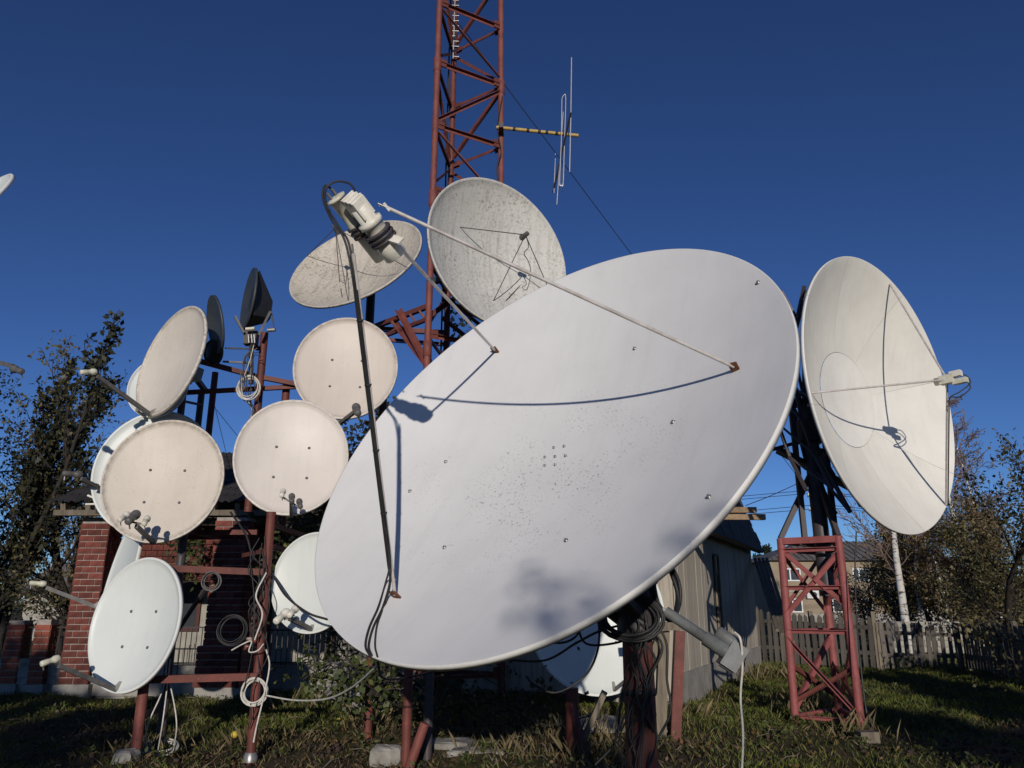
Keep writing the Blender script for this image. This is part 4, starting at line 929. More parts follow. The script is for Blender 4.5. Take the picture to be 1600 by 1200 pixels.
MB().tube([(q.x+.18, 9.0, -.1), (q.x+.18, 9.0, 1.1)], .05, 12).build('post', 'darkmetal', st3)
MB().tube([at(664, 1130, 8.4), Vector((at(640, 1165, 8.4).x, 8.4, .0))], .05, 10).build('brace', 'pinkpaint', st3)
MB().bar((q.x-.1, 8.6, 1.1), (q.x+.9, 9.2, 1.1), .06).build('top_beam', 'darkmetal', st3)

def rock(name, c, s, label, cat, mat='stone', seed=0, group=None):
    rr = np.random.default_rng(seed); mb = MB(); n, m = 14, 8; vs = []
    for i in range(m+1):
        ph = math.pi*i/m
        for j in range(n):
            t = 2*math.pi*j/n; d = Vector((math.sin(ph)*math.cos(t), math.sin(ph)*math.sin(t), math.cos(ph)))
            d = Vector([math.copysign(abs(a)**.55, a) for a in d]); k = 1 + .12*math.sin(3*t+seed)*math.sin(ph) + rr.normal()*.035
            vs.append(Vector(c) + Vector((d.x*s[0], d.y*s[1], d.z*s[2]))*k)
    mb.add(vs, [(i*n+j, (i+1)*n+j, (i+1)*n+(j+1)%n, i*n+(j+1)%n) for i in range(m) for j in range(n)])
    return tag(mb.build(name, mat), label, cat, group)
c = gnd(518, 1098)
for i, (dz, sx2) in enumerate(((.16, .26), (.46, .24))):
    rock('concrete_block', c + Vector((.05*i, 0, dz)), (sx2, .2, .155), ['pale concrete block at the foot of the stack left of the slate pile', 'upper concrete block of the stack left of the slate pile'][i], 'block', 'stone', 3+i, 'concrete blocks by the slate pile')
rock('stone_slab', gnd(557, 1115) + Vector((0, 0, .25)), (.1, .14, .3), 'white stone slab leaning at the left end of the slate pile', 'slab', 'stone', 9)
rock('stone_slab', gnd(700, 1168) + Vector((0, 0, .03)), (.3, .2, .06), 'flat grey slab lying below the largest dish', 'slab', 'stone', 12)
rock('stone_block', gnd(602, 1192) + Vector((0, 0, .06)), (.17, .14, .11), 'rough grey stone near the bottom edge below the slate pile', 'stone', 'stone', 14)
rock('stone_slab', gnd(742, 1180) + Vector((0, 0, .02)), (.3, .16, .05), 'small pale slab at the edge of the deep shade', 'slab', 'stone', 15)
rock('concrete_slab', gnd(935, 1135) + Vector((0, 0, .03)), (.4, .5, .06), 'concrete slab on the ground left of the thick pipe', 'slab', 'concrete', 17)
rock('stone_block', gnd(195, 1198) + Vector((0, 0, .04)), (.12, .12, .12), 'grey stone at the foot of the left rack post', 'stone', 'stone', 18)
sp = gnd(607, 1120); pile = empty('slate_pile', sp, 'stack of wavy grey roofing sheets seen from their ends', 'sheet stack')
for i in range(11):
    mb = MB(); n = 40; vs = []; w = .92 + random.uniform(-.05, .05); x0 = sp.x - .42 + random.uniform(-.04, .04); z = .04 + .048*i; y0 = sp.y + random.uniform(-.04, .06)
    for (yy, dz) in ((y0, 0), (y0+.8, 0), (y0+.8, .012), (y0, .012)):
        for k_ in range(n+1): vs.append((x0 + w*k_/n, yy, z + dz + .026*math.sin(k_/n*math.pi*2*6 + i*.9) + .02*math.sin(k_/n*3+i)))
    m1 = n+1
    mb.add(vs, [(a*m1+k_, a*m1+k_+1, b*m1+k_+1, b*m1+k_) for a, b in ((0, 1), (1, 2), (2, 3), (3, 0)) for k_ in range(n)]).build('wavy_sheet', 'stone', pile)
for i, (u, v) in enumerate(((366, 1154), (529, 1128))):
    p = gnd(u, v); fr2 = MB().ball(p + Vector((0, 0, .045)), .045 - .015*i, 14, (1, 1, .92)).build('apple', 'apple')
    tag(fr2, ['yellow apple on the grass left of the rack post', 'small yellow apple on the grass left of the slate pile'][i], 'apple', 'fallen apples')
    MB().tube([p + Vector((0, 0, .08-.02*i)), p + Vector((.006, 0, .1-.02*i))], .003, 5).build('stalk', 'bark', fr2)

# ------------------------------------------------------------------ cables round the thick pipe
cg = 'black cables tangled round the thick pipe'
coil('cable_coil', at(985, 965, 5.32), .19, 8, 'black', 'big untidy coil of black cable on top of the thick pipe', .009, nrm=(-.2, -1, .35), sq=.72)
coil('cable_coil', at(1040, 920, 5.45), .17, 5, 'black', 'round coil of thick black cable standing above the grey actuator', .013, nrm=(.75, -.65, .1), sq=1.15, jit=.12)
rnd2 = random.Random(5)
for i in range(12):
    u0 = rnd2.uniform(965, 1020); v0 = rnd2.uniform(930, 985); ph = rnd2.uniform(0, 6)
    pts = [at(u0, v0, 5.33)]
    v1 = rnd2.uniform(1090, 1260); side = rnd2.choice((-1, 1, 1))
    for j in range(1, 7):
        v = v0 + (v1-v0)*j/6; u = 998 + math.sin(ph + j*rnd2.uniform(.5, .9))*rnd2.uniform(8, 26) + side*9
        pts.append(at(u, v, 5.34 + (.0 if abs(u-996) < 20 else .1) - .02*(i % 4)))
    cable('cable', pts, rnd2.choice((.005, .006, .008)), 'black', 'black cable winding down the thick red pipe', group=cg)
for i, pp in enumerate(([(1000, 970), (940, 985), (900, 1005), (850, 1032), (780, 1030)], [(975, 960), (930, 950), (905, 970), (915, 1005), (960, 1005), (1000, 990)], [(935, 955), (935, 1010), (915, 1055), (870, 1082), (835, 1070), (822, 1056)],
                        [(1010, 960), (1040, 1000), (1042, 1060), (1048, 1110), (1030, 1150), (1005, 1190)], [(985, 1010), (970, 1100), (960, 1160), (930, 1195)], [(836, 1003), (880, 1004), (902, 992), (900, 980), (885, 977)])):
    cable('cable', [at(u, v, 5.5 + .25*(i % 3) + .1*j*(i == 0)) for j, (u, v) in enumerate(pp)], .009, 'black', ['black cable running off the thick pipe behind the largest dish', 'black cable looping in front of the shaded white dish', 'dark cable drooping below the shaded white dish to a loose end', 'black cable bowing out right of the thick pipe', 'black cable dropping left of the thick pipe', 'short black loop on the face of the shaded white dish'][i])
p = gnd(1161, 1199)
cable('cable', [at(1148, 988, 5.15), at(1157, 1000, 5.12), at(1160, 1040, 5.15), at(1157, 1090, 5.2), at(1161, 1150, 5.2), at(1159, 1230, 5.25), Vector((at(1159, 1230, 5.25).x, 5.3, .02))], .008, 'whitecable', 'white cable hanging from the grey actuator straight to the ground')
cable('cable', [at(590, 1035, 5.0), at(600, 1060, 5.6), at(640, 1058, 6.4), at(700, 1042, 6.0)], .009, 'black', 'black cable sagging under the bottom edge of the largest dish')

# ------------------------------------------------------------------ fences, far house, poles and wires on the right
def picket_fence(P, Q, h0, h1, label, pitch=.17, w=.115, sag=.05):
    P, Q = Vector(P), Vector(Q); d = (Q-P); L = d.length; d.normalize(); nrm = Vector((d.y, -d.x, 0)); a = math.atan2(d.y, d.x)
    o = empty('picket_fence', P.lerp(Q, .5), label, 'fence'); n = int(L/pitch); mes_ = []
    for k_ in range(4):
        j = [random.uniform(-.06, .06) for _ in range(3)]; t = .012
        mb = MB(); vs = [(x, y, z) for y in (-t, t) for x, z in ((-w/2, 0), (w/2, 0), (w/2, .93+j[0]*.4), (j[1]*.3, 1+j[2]*.5), (-w/2, .93+j[1]*.4))]
        mb.add(vs, [(4, 3, 2, 1, 0), (5, 6, 7, 8, 9)] + [(i, (i+1) % 5, 5+(i+1) % 5, 5+i) for i in range(5)]); mes_.append(mb.mesh('picket', 'fenceplank'))
    for i in range(n):
        t = (i+.5)/n; p = P.lerp(Q, t); h = (h0 + (h1-h0)*t)*(1 + random.uniform(-.05, .04))
        if random.random() < .02: continue
        piece('picket', random.choice(mes_), o, p + nrm*.03 + Vector((0, 0, .03)), (random.uniform(-.03, .03), random.uniform(-.03, .03), a), (random.uniform(.8, 1.1), 1, h))
    for f in (.3, .78):
        MB().bar(P + Vector((0, 0, h0*f)), Q + Vector((0, 0, h1*f)), .05, .09).build('rail', 'fenceplank', o)
    for i in range(max(2, int(L/2.6)) + 1):
        p = P.lerp(Q, i/max(2, int(L/2.6))) - nrm*.06; MB().box((p.x-.05, p.y-.05, -.1), (p.x+.05, p.y+.05, (h0+h1)/2*1.02)).build('fence_post', 'oldwood', o)
    return o
F0, F1 = gnd(1183, 1036), gnd(1372, 1046); F2 = gnd(1506, 1046)
picket_fence(F0, F1, 1.42, 1.25, 'grey picket fence between the shed and the right-hand tower')
picket_fence(F1 + Vector((.1, -.05, 0)), F2, 1.12, 1.02, 'lower picket fence of sunlit grey slats right of the right-hand tower')
picket_fence(F2 + Vector((.1, 0, 0)), Vector((9.6, 9.5, 0)), 1.1, 1.25, 'dark picket fence running towards the viewer at the right border')
gw = gnd(1505, 1008); lw = empty('garden_wall', (gw.x-3, gw.y, 0), 'low pale block wall beyond the picket fence under the birches', 'wall')
wx0, wx1 = at(1395, 1000, 26).x, at(1520, 1000, 26).x
MB().box((wx0, 26.02, 0), (wx1, 26.2, .98)).build('core', 'concrete', lw)
bm_ = MB().box((-.19, -.03, -.09), (.19, .03, .09)).mesh('block', 'plaster')
for r in range(5):
    for i in range(int((wx1-wx0)/.4)): piece('block', bm_, lw, (wx0 + .2 + .4*i + (.2 if r % 2 else 0), 26.0 + random.uniform(-.006, .006), .1+.196*r))

HYY = 61
fh = empty('apartment_house', (at(1330, 900, HYY).x, HYY, 0), 'two-storey sand-coloured house with white windows beyond the fences', 'house')
ax0, ax1 = at(1204, 900, HYY).x, at(1500, 900, HYY).x; eh = at(1204, 876, HYY).z
MB().box((ax0, HYY, 0), (ax1, HYY+9, eh)).build('wall', 'housewall', fh)
MB().box((ax0-.02, HYY-.06, at(1204, 925, HYY).z), (ax1, HYY, at(1204, 925, HYY).z+.14)).build('string_course', 'plaster', fh)
MB().box((ax0-.05, HYY-.05, 0), (ax1, HYY-.0, .7)).build('plinth', 'concrete', fh)
rzr = at(1300, 846, HYY+4.5).z
rf_ = MB().add([(ax0-.4, HYY-.5, eh), (ax1+.4, HYY-.5, eh), (ax1+.4, HYY+9.5, eh), (ax0-.4, HYY+9.5, eh), (ax0+4.2, HYY+4.5, rzr), (ax1-4, HYY+4.5, rzr)],
          [(0, 1, 5, 4), (1, 2, 5), (2, 3, 4, 5), (3, 0, 4), (3, 2, 1, 0)]).build('roof', 'roofgrey', fh)
for i in range(28):
    x = ax0 + .2 + (ax1-ax0-.4)*i/27; t = min(1, max(0, (x-ax0+.4)/4.6), max(0, (ax1+.4-x)/4.4))
    MB().bar((x, HYY-.5, eh+.04), (x, HYY-.5+5*t, eh+.04+(rzr-eh)*t), .05, .06).build('roof_seam', 'roofgrey', rf_)
for u in (1280, 1390): MB().box((at(u, 850, HYY+4).x-.35, HYY+3.7, rzr-.8), (at(u, 850, HYY+4).x+.35, HYY+4.3, rzr+.45)).build('chimney', 'brick', rf_)
for row, (va, vb) in enumerate(((888, 908), (935, 957))):
    for u in (1233, 1245+50, 1341, 1392, 1440, 1482):
        w = .62 if u != 1233 or row else .7; x = at(u+4, 900, HYY).x; z0_, z1_ = at(u, vb, HYY).z, at(u, va, HYY).z
        f = MB(); t = .09
        for a, b in (((x-w, z0_), (x+w, z0_+t)), ((x-w, z1_-t), (x+w, z1_)), ((x-w, z0_+t), (x-w+t, z1_-t)), ((x+w-t, z0_+t), (x+w, z1_-t)), ((x-.05-.12, z0_+t), (x+.05-.12, z1_-t))):
            f.box((a[0], HYY-.045, a[1]), (b[0], HYY+.01, b[1]))
        wi = f.build('window', 'windowframe', fh); MB().box((x-w+t, HYY-.02, z0_+t), (x-.17, HYY-.004, z1_-t)).build('pane', 'glass', wi); MB().box((x-.07, HYY-.02, z0_+t), (x+w-t, HYY-.004, z1_-t)).build('pane', 'glass', wi)
ac = at(1270, 929, HYY-.3)
a_ = MB().box((ac.x-.45, HYY-.36, ac.z-.28), (ac.x+.45, HYY-.065, ac.z+.28)).build('air_conditioner', 'windowframe', fh)
MB().lathe([(.2, 0), (.2, .02), (.05, .025)], 16, (ac.x+.1, HYY-.36, ac.z), (0, -1, 0)).build('fan_grille', 'greyplastic', a_)
# house roof far left
lh = empty('garden_shed', (at(78, 900, 34).x, 34, 0), 'grey-roofed garden building far away at the left behind the tree', 'shed')
q0, q1 = at(45, 900, 34).x, at(106, 900, 34).x; z0_ = at(70, 922, 34).z; z1_ = at(70, 880, 37).z
MB().box((q0, 34, 0), (q1, 39, z0_)).build('wall', 'plaster', lh)
MB().add([(q0-.3, 33.6, z0_-.1), (q1+.3, 33.6, z0_-.1), (q1+.3, 36.5, z1_), (q0-.3, 36.5, z1_), (q1+.3, 39.4, z0_-.1), (q0-.3, 39.4, z0_-.1)], [(0, 1, 2, 3), (3, 2, 4, 5)]).build('roof', 'roofgrey', lh)
up_ = empty('utility_pole', (at(1291, 900, 38).x, 38, 0), 'wooden utility pole behind the right-hand tower', 'pole')
MB().tube([(up_.location.x, 38, -.2), (up_.location.x, 38, at(1291, 752, 38).z)], [.16, .11], 12).build('post', 'oldwood', up_)
for v in (776, 798): 
    z = at(1291, v, 38).z; MB().bar((up_.location.x-.55, 37.85, z), (up_.location.x+.55, 37.85, z), .08).build('cross_arm', 'oldwood', up_)
    for s_ in (-.5, -.2, .2, .5): MB().lathe([(.03, 0), (.05, .05), (.02, .12)], 8, (up_.location.x+s_, 37.85, z+.04), (0, 0, 1)).build('insulator', 'whiteplastic', up_)
for i, v in enumerate((770, 774, 792, 797)):
    a = Vector((up_.location.x-.5+.3*i, 37.85, at(1291, v, 38).z + .1)); b = a + Vector((-22, 6, .4)); m_ = a.lerp(b, .5) - Vector((0, 0, .55))
    cable('power_line', [a, a.lerp(m_, .5) - Vector((0, 0, .12)), m_, b.lerp(m_, .5) - Vector((0, 0, .12)), b], .014, 'black', 'thin power line leading left from the utility pole', 'wire', n=4, group='power lines')
    b = a + Vector((16, 4, .2)); m_ = a.lerp(b, .5) - Vector((0, 0, .5))
    cable('power_line', [a, m_, b], .014, 'black', 'thin power line leading right from the utility pole', 'wire', n=4, group='power lines to the right')
cable('power_line', [at(1165, 790, 24), at(1210, 772, 25), at(1290, 735, 27), at(1330, 715, 28)], .012, 'black', 'service wire rising from the shed roof towards the right', 'wire', n=4)

# ------------------------------------------------------------------ trees and shrubs
def grow(rr, mb, p, d, L, r, lev, maxlev, spec, tips, nseg=5):
    pts = [p]; rs = [r]; q = p.copy(); dd = d.copy()
    for i in range(nseg):
        dd = (dd + Vector(rr.normal(size=3))*spec['wob'] + Vector((0, 0, spec['up']))).normalized(); q = q + dd*(L/nseg); pts.append(q.copy()); rs.append(max(r*(1-.8*(i+1)/nseg), spec.get('rmin', .004)))
    mb.tube(pts, rs, 9 if lev == 0 else (5 if lev < 2 else 3), False)
    if lev >= maxlev-1:
        m = spec['leaves'] if lev == maxlev else max(1, spec['leaves']//2)
        for _ in range(m):
            t = rr.uniform(.15, 1.0)*nseg; i = min(int(t), nseg-1); tips.append((pts[i].lerp(pts[i+1], t-i) + Vector(rr.normal(size=3))*spec['scat'])[:])
    if lev < maxlev:
        k = spec['kids'][lev]
        for c in range(k):
            t = spec.get('start', .3) if lev == 0 else .15
            t = (t + (1-t)*(c + rr.uniform(0, .9))/k)*nseg; i = min(int(t), nseg-1); pp = pts[i].lerp(pts[i+1], t-i); ax_ = (pts[i+1]-pts[i]).normalized()
            o = ax_.orthogonal().normalized(); o.rotate(Quaternion(ax_, rr.uniform(0, 6.283)))
            ang = spec['ang'][lev]*rr.uniform(.7, 1.3); nd = (ax_*math.cos(ang) + o*math.sin(ang)).normalized()
            sh = spec.get('shape'); ll = L*spec['len'][lev]*rr.uniform(.65, 1.15)*((1 - spec.get('taper', .5)*t/nseg) if lev == 0 else 1)
            grow(rr, mb, pp, nd, ll, max(rs[i]*spec.get('rk', .5), spec.get('rmin', .004)), lev+1, maxlev, spec, tips, max(3, nseg-1))
def tree(name, label, cat, base, H, tr, spec, leafmat, size, barkmat='bark', seed=1, maxlev=3, group=None, lean=(0, 0, 1), twigmat=None, stems=1):
    rr = np.random.default_rng(seed); o = empty(name, base, label, cat, group); tips = []; mb = MB()
    for s_ in range(stems):
        d = Vector(lean) + (Vector((rr.normal()*.2, rr.normal()*.2, 0)) if stems > 1 else Vector()); 
        grow(rr, mb, Vector(base) - Vector((0, 0, .1)) + (Vector((rr.normal()*.3, rr.normal()*.3, 0)) if stems > 1 else Vector()), d.normalized(), H*(rr.uniform(.7, 1) if stems > 1 else 1), tr, 0, maxlev, spec, tips, 8)
    if barkmat != (twigmat or barkmat):
        nv = 9*9; t_ = MB(); t_.v, t_.f, t_.sm = mb.v[:nv], [f for f in mb.f if max(f) < nv], []; t_.sm = [True]*len(t_.f); t_.build('trunk', barkmat, o)
        b_ = MB(); b_.v = mb.v[nv:]; b_.f = [tuple(i-nv for i in f) for f in mb.f if min(f) >= nv]; b_.sm = [False]*len(b_.f); b_.build('branches', twigmat, o)
    else: mb.build('trunk', barkmat, o)
    if tips:
        V, F, T = leaf_quads(np.array(tips), size, spec.get('droop', .2), spec.get('asp', .6)); npmesh('crown', V, F, [leafmat], o, T)
    return o
SP_UP = dict(wob=.10, up=.10, leaves=12, scat=.05, kids=[15, 7, 4], ang=[.62, .5, .6], len=[.42, .5, .5], start=.12, taper=.55, rk=.45)
SP_BUSH = dict(wob=.16, up=.06, leaves=14, scat=.10, kids=[12, 6, 4], ang=[.9, .7, .7], len=[.5, .5, .5], start=.12, taper=.5, rk=.5)
SP_BIRCH = dict(wob=.08, up=.02, leaves=1, scat=.06, kids=[24, 7, 4], ang=[.75, .6, .6], len=[.30, .48, .5], start=.22, taper=.62, rk=.22, rmin=.010, droop=.6)
SP_FINE = dict(wob=.13, up=.05, leaves=9, scat=.14, kids=[14, 6, 4], ang=[.7, .6, .6], len=[.45, .5, .5], start=.08, taper=.5, rk=.45)
SP_SPARSE = dict(wob=.2, up=.03, leaves=3, scat=.04, kids=[9, 5, 3], ang=[.9, .8, .7], len=[.38, .5, .5], start=.45, taper=.4, rk=.5)
p = at(-28, 1000, 17.5)
tree('fruit_tree', 'dark-leaved fruit tree with upright shoots at the left border', 'tree', (p.x, 17.5, 0), 8.2, .09, dict(SP_UP, ang=[.36, .4, .6], len=[.26, .55, .5], leaves=5, wob=.05, start=.2, kids=[13, 5, 3], scat=.05, rmin=.008), 'leaf_dark', .16, seed=11, stems=6)
p = at(-60, 1000, 18); tree('fruit_tree', 'second dark fruit tree cut by the left border', 'tree', (p.x, 18, 0), 6.6, .12, dict(SP_BUSH), 'leaf_dark', .10, seed=5)
p = at(150, 1000, 19); tree('garden_tree', 'olive fine-leaved tree between the fruit tree and the dishes at left', 'tree', (p.x, 19, 0), 6.6, .14, dict(SP_FINE), 'leaf_olive', .10, seed=8)
p = at(95, 1000, 24); tree('garden_tree', 'brownish fine-twigged tree low behind the fruit tree at left', 'tree', (p.x, 24, 0), 5.0, .14, dict(SP_FINE), 'leaf_brown', .11, seed=9)
p = at(610, 1000, 16.2); tree('garden_tree', 'sparse leafy tree showing twigs between the tall tower and the cream dish', 'tree', (p.x, 16.2, 0), 8.2, .14, dict(SP_SPARSE, leaves=7), 'leaf_dark', .16, seed=12)
p = at(520, 1000, 16.5); tree('garden_tree', 'bare thin twigs above the two cream dishes', 'tree', (p.x, 16.5, 0), 6.6, .10, dict(SP_SPARSE, leaves=2), 'leaf_dark', .13, seed=16)
p = at(1421, 972, 26); tree('birch', 'white birch trunk with peeling bark right of the right-hand tower', 'tree', (p.x, 26, 0), 8.0, .15, dict(SP_BIRCH, start=.3, rk=.14), 'leaf_yellow', .09, 'birch', 21, 3, 'birches', (-.09, 0, 1), 'twig')
p = at(1532, 972, 30); tree('birch', 'tall slim birch with bare reddish twigs at the right of the ivory dish', 'tree', (p.x, 30, 0), 10.4, .12, dict(SP_BIRCH, kids=[34, 8, 5], wob=.05, rmin=.014), 'leaf_brown', .09, 'birch', 23, 3, 'birches', (-.02, 0, 1), 'twig')
p = at(1446, 972, 28); tree('birch', 'thin young birch between two thicker birches', 'tree', (p.x, 28, 0), 6.2, .07, dict(SP_BIRCH, leaves=3), 'leaf_yellow', .08, 'birch', 25, 3, 'birches', (-.02, 0, 1), 'twig')
p = at(1478, 972, 33); tree('birch', 'slender pale birch between the yellow-green shrub and the slim birch', 'tree', (p.x, 33, 0), 8.6, .09, dict(SP_BIRCH, leaves=2, start=.3, rk=.16), 'leaf_brown', .09, 'birch', 27, 3, 'birches', (.03, 0, 1), 'twig')
p = at(1566, 972, 35); tree('birch', 'far pale birch nearest the right border', 'tree', (p.x, 35, 0), 9.6, .10, dict(SP_BIRCH, leaves=2, start=.25, rk=.18), 'leaf_yellow', .09, 'birch', 29, 3, 'birches', (-.02, 0, 1), 'twig')
for i, (u, Yy, H, m, sz, lab) in enumerate(((1352, 32, 2.9, 'leaf_brown', .09, 'brown thinning shrub behind the right-hand tower'), (1462, 29, 4.4, 'leaf_yellow', .11, 'yellow-green shrub beside the slim birch'),
        (1408, 34, 3.8, 'leaf_olive', .10, 'olive shrub behind the thick white birch trunk'), (1535, 27, 4.8, 'leaf_brown', .10, 'brown shrub between the slim birch and the right border'), (1580, 24, 5.0, 'leaf_olive', .10, 'olive tree behind the dark fence at the right border'),
        (1490, 36, 5.6, 'leaf_brown', .11, 'brown twiggy tree beyond the yellow-green shrub'))):
    p = at(u, 972, Yy); tree('shrub', lab, 'shrub', (p.x, Yy, 0), H, .06, dict(SP_FINE, leaves=8 if i not in (0, 5) else 4), m, sz, seed=40+i, stems=3, group='shrubs beyond the fences')
p = at(1612, 972, 15); tree('garden_tree', 'dark leafy tree rising at the right border', 'tree', (p.x, 15, 0), 4.5, .1, dict(SP_BUSH, leaves=11), 'leaf_dark', .09, seed=61)
p = at(1575, 972, 19); tree('garden_tree', 'brown-green tree inside the right border behind the dark fence', 'tree', (p.x, 19, 0), 4.9, .1, dict(SP_FINE, leaves=9), 'leaf_olive', .09, seed=62)
def conifer(base, H, label, seed):
    rr = np.random.default_rng(seed); o = empty('conifer', base, label, 'tree', 'far conifers'); mb = MB(); mb.tube([base, Vector(base) + Vector((0, 0, H))], [.25, .03], 8); P = []
    for i in range(70):
        t = rr.uniform(.12, 1); z = H*t; a = rr.uniform(0, 6.28); R1 = H*.2*(1-t)*rr.uniform(.7, 1.15)+.15
        e = Vector(base) + Vector((R1*math.cos(a), R1*math.sin(a), z - R1*.25)); mb.tube([Vector(base) + Vector((0, 0, z)), e], [.03, .01], 3, False)
        for k_ in range(24): q = Vector(base) + Vector((0, 0, z)); P.append((q.lerp(e, rr.uniform(.15, 1)) + Vector(rr.normal(size=3))*.13)[:])
    mb.build('trunk', 'bark', o); V, F, T = leaf_quads(np.array(P), .42, .4, .5); npmesh('crown', V, F, ['needle'], o, T)
for i, (u, Yy, v) in enumerate(((1206, 75, 852), (1190, 80, 868), (1290, 90, 852), (1372, 88, 846))):
    p = at(u, 940, Yy); conifer((p.x, Yy, 0), at(u, v, Yy).z, ['dark conifer at the corner of the far house', 'shorter dark conifer just left of the far house', 'conifer tip above the roof of the far house', 'second conifer behind the far house roof'][i], 70+i)
# far belt of trees on the horizon
P = []
for k_ in range(420):
    a = rng.uniform(-1.1, 1.1); Yy = rng.uniform(95, 140); x = Yy*math.tan(a*.85); h = rng.uniform(3, 7); n = 26
    c = rng.normal(size=(n, 3))*np.array([1.6, 1.2, h*.26]) + np.array([x, Yy, h*.55]); P.append(c)
P = np.concatenate(P); P[:, 2] = np.abs(P[:, 2]); V, F, T = leaf_quads(P, 1.5, .1, .7)
tag(npmesh('far_woods', V, F, ['leaf_olive'], None, T), 'far belt of autumn trees along the horizon', 'woods', None, 'stuff')
# climbing plants
def vine(label, blobs, size, seed, mat='leaf_vine', stems=None, n=1.0):
    rr = np.random.default_rng(seed); P = []; c0 = at(*blobs[0][:3])
    o = empty('climbing_plant', c0, label, 'climbing plant', 'climbing plants'); mb = MB()
    for (u, v, Yy, sx2, sz2, m) in blobs:
        c = at(u, v, Yy); q = rr.normal(size=(int(m*n*1.7), 3))*np.array([sx2, .25, sz2]) + np.array(c); P.append(q)
        for i in range(6):
            e = c + Vector((rr.normal()*sx2, rr.normal()*.2, rr.normal()*sz2)); mb.tube(spline([c, c.lerp(e, .5) + Vector(rr.normal(size=3))*.12, e], 3), .008, 4, False)
    for s_ in (stems or []): mb.tube(spline([at(*q) for q in s_], 4), .012, 5, False)
    tag(mb.build('stems', 'bark', o), kind='stuff'); V, F, T = leaf_quads(np.concatenate(P), size*.72, .7, .75); npmesh('leaves', V, F, [mat], o, T)
vine('dark creeper filling the gap between the cream dishes and the largest dish', [(590, 700, 13.6, .5, .35, 420), (560, 740, 13.2, .5, .4, 420), (520, 800, 12.4, .5, .4, 380), (640, 660, 14, .4, .3, 200), (480, 850, 11.6, .35, .35, 260)], .13, 81, 'leaf_dark')
vine('creeper with pale leaf edges hanging left of the small half-hidden dish', [(470, 830, 10.6, .16, .2, 50), (440, 860, 10.6, .14, .2, 40), (500, 790, 10.6, .2, .18, 50), (430, 900, 10.8, .15, .2, 30)], .11, 82, 'leaf_vine')
vine('green creeper hanging from the eave above the rack rail', [(303, 850, 13.6, .10, .28, 90), (278, 850, 13.6, .1, .2, 40), (295, 890, 13.4, .12, .1, 30)], .13, 83, 'leaf_vine')
vine('broad-leaved creeper over the concrete blocks and slate pile', [(500, 1055, 9.8, .22, .16, 60), (560, 1062, 9.6, .3, .12, 80), (610, 1065, 9.4, .3, .14, 90), (575, 1085, 9.2, .25, .1, 50), (530, 1010, 10.4, .3, .2, 60)], .12, 84, 'leaf_vine', [((480, 1060, 10), (540, 1040, 9.8), (620, 1050, 9.6), (650, 1080, 9.3))])
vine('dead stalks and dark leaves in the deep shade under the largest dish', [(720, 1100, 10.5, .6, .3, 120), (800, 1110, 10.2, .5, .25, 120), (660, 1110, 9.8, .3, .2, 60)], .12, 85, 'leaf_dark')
vine('pale-leaved creeper on the dark fence at the right border', [(1560, 1000, 13, .25, .2, 60), (1535, 985, 14.5, .2, .14, 40), (1590, 1050, 12, .2, .25, 40)], .12, 86, 'leaf_olive')
vine('dark hedge plant on the orange piers at the left border', [(30, 940, 14.9, .5, .2, 160), (-20, 910, 14.9, .6, .3, 260)], .09, 87, 'leaf_dark')

# ------------------------------------------------------------------ ground cover
def scatter(n, x0, x1, y0, y1, dens):
    P = rng.uniform((x0, y0), (x1, y1), (n, 2)); keep = rng.uniform(size=n) < dens(P[:, 0], P[:, 1]); return P[keep]
def patch(x, y, s=1.0, ph=0): return .5 + .5*np.sin(x*.9*s+ph+1.3*np.sin(y*.7*s))*np.cos(y*.8*s-ph+np.sin(x*1.1*s))
def free(x, y):
    rel = np.stack([x-SA.x, y-SA.y], -1); a = rel @ np.array([sd.x, sd.y]); o = rel @ np.array([sn.x, sn.y])
    return ~((o < .05) & (o > -4.2) & (a > -.05) & (a < SLn)) & ~((y > HY-.1) & (x > hx0-3) & (x < hx1+.2))
def blades(P, h, w, lean):
    n = len(P); z = hgt(P[:, 0], P[:, 1]); b = np.stack([P[:, 0], P[:, 1], z-.01], -1); a = rng.uniform(0, 6.283, n); d = np.stack([np.cos(a), np.sin(a), 0*a], -1)
    hh = (h*rng.uniform(.4, 1.5, n))[:, None]; l = (lean*rng.uniform(.2, 1.5, n))[:, None]; a2 = rng.uniform(0, 6.283, n); o = np.stack([np.cos(a2), np.sin(a2), 0*a2], -1); up3 = np.array([0, 0, 1.])
    V = np.stack([b - d*w, b + d*w, b + o*hh*l*.4 + up3*hh*.6 + d*w*.7, b + o*hh*l + up3*hh], 1).reshape(-1, 3)
    F = np.arange(4*n).reshape(-1, 4); T = np.repeat(np.clip(rng.beta(1.5, 2.4, n), 0, 1), 4); return V, F, T
gd = lambda x, y: free(x, y)*np.clip(-.35 + 1.3*(patch(x, y) - .25) + .45*np.clip(x-1.5, 0, 1) + .9*np.clip((y-10.3)/2, 0, 1), 0.02, 1)*np.clip(14/(y+2), .25, 1)
V, F, T = blades(scatter(300000, -13, 13, 6.5, 24, gd), .07, .0036, .55); tag(npmesh('grass', V, F, ['grass'], None, T), 'short green grass in patches over the yard', 'grass', None, 'stuff')
sdn = lambda x, y: free(x, y)*np.clip(.15 + .9*patch(x, y, 1.4, 2) - .2*(x > 2.5), .05, 1)*np.clip(13/(y+2), .2, 1)
V, F, T = blades(scatter(90000, -13, 13, 6.5, 24, sdn), .06, .003, .9); tag(npmesh('dry_grass', V, F, ['straw'], None, T), 'dry straw-coloured grass among the green', 'grass', None, 'stuff')
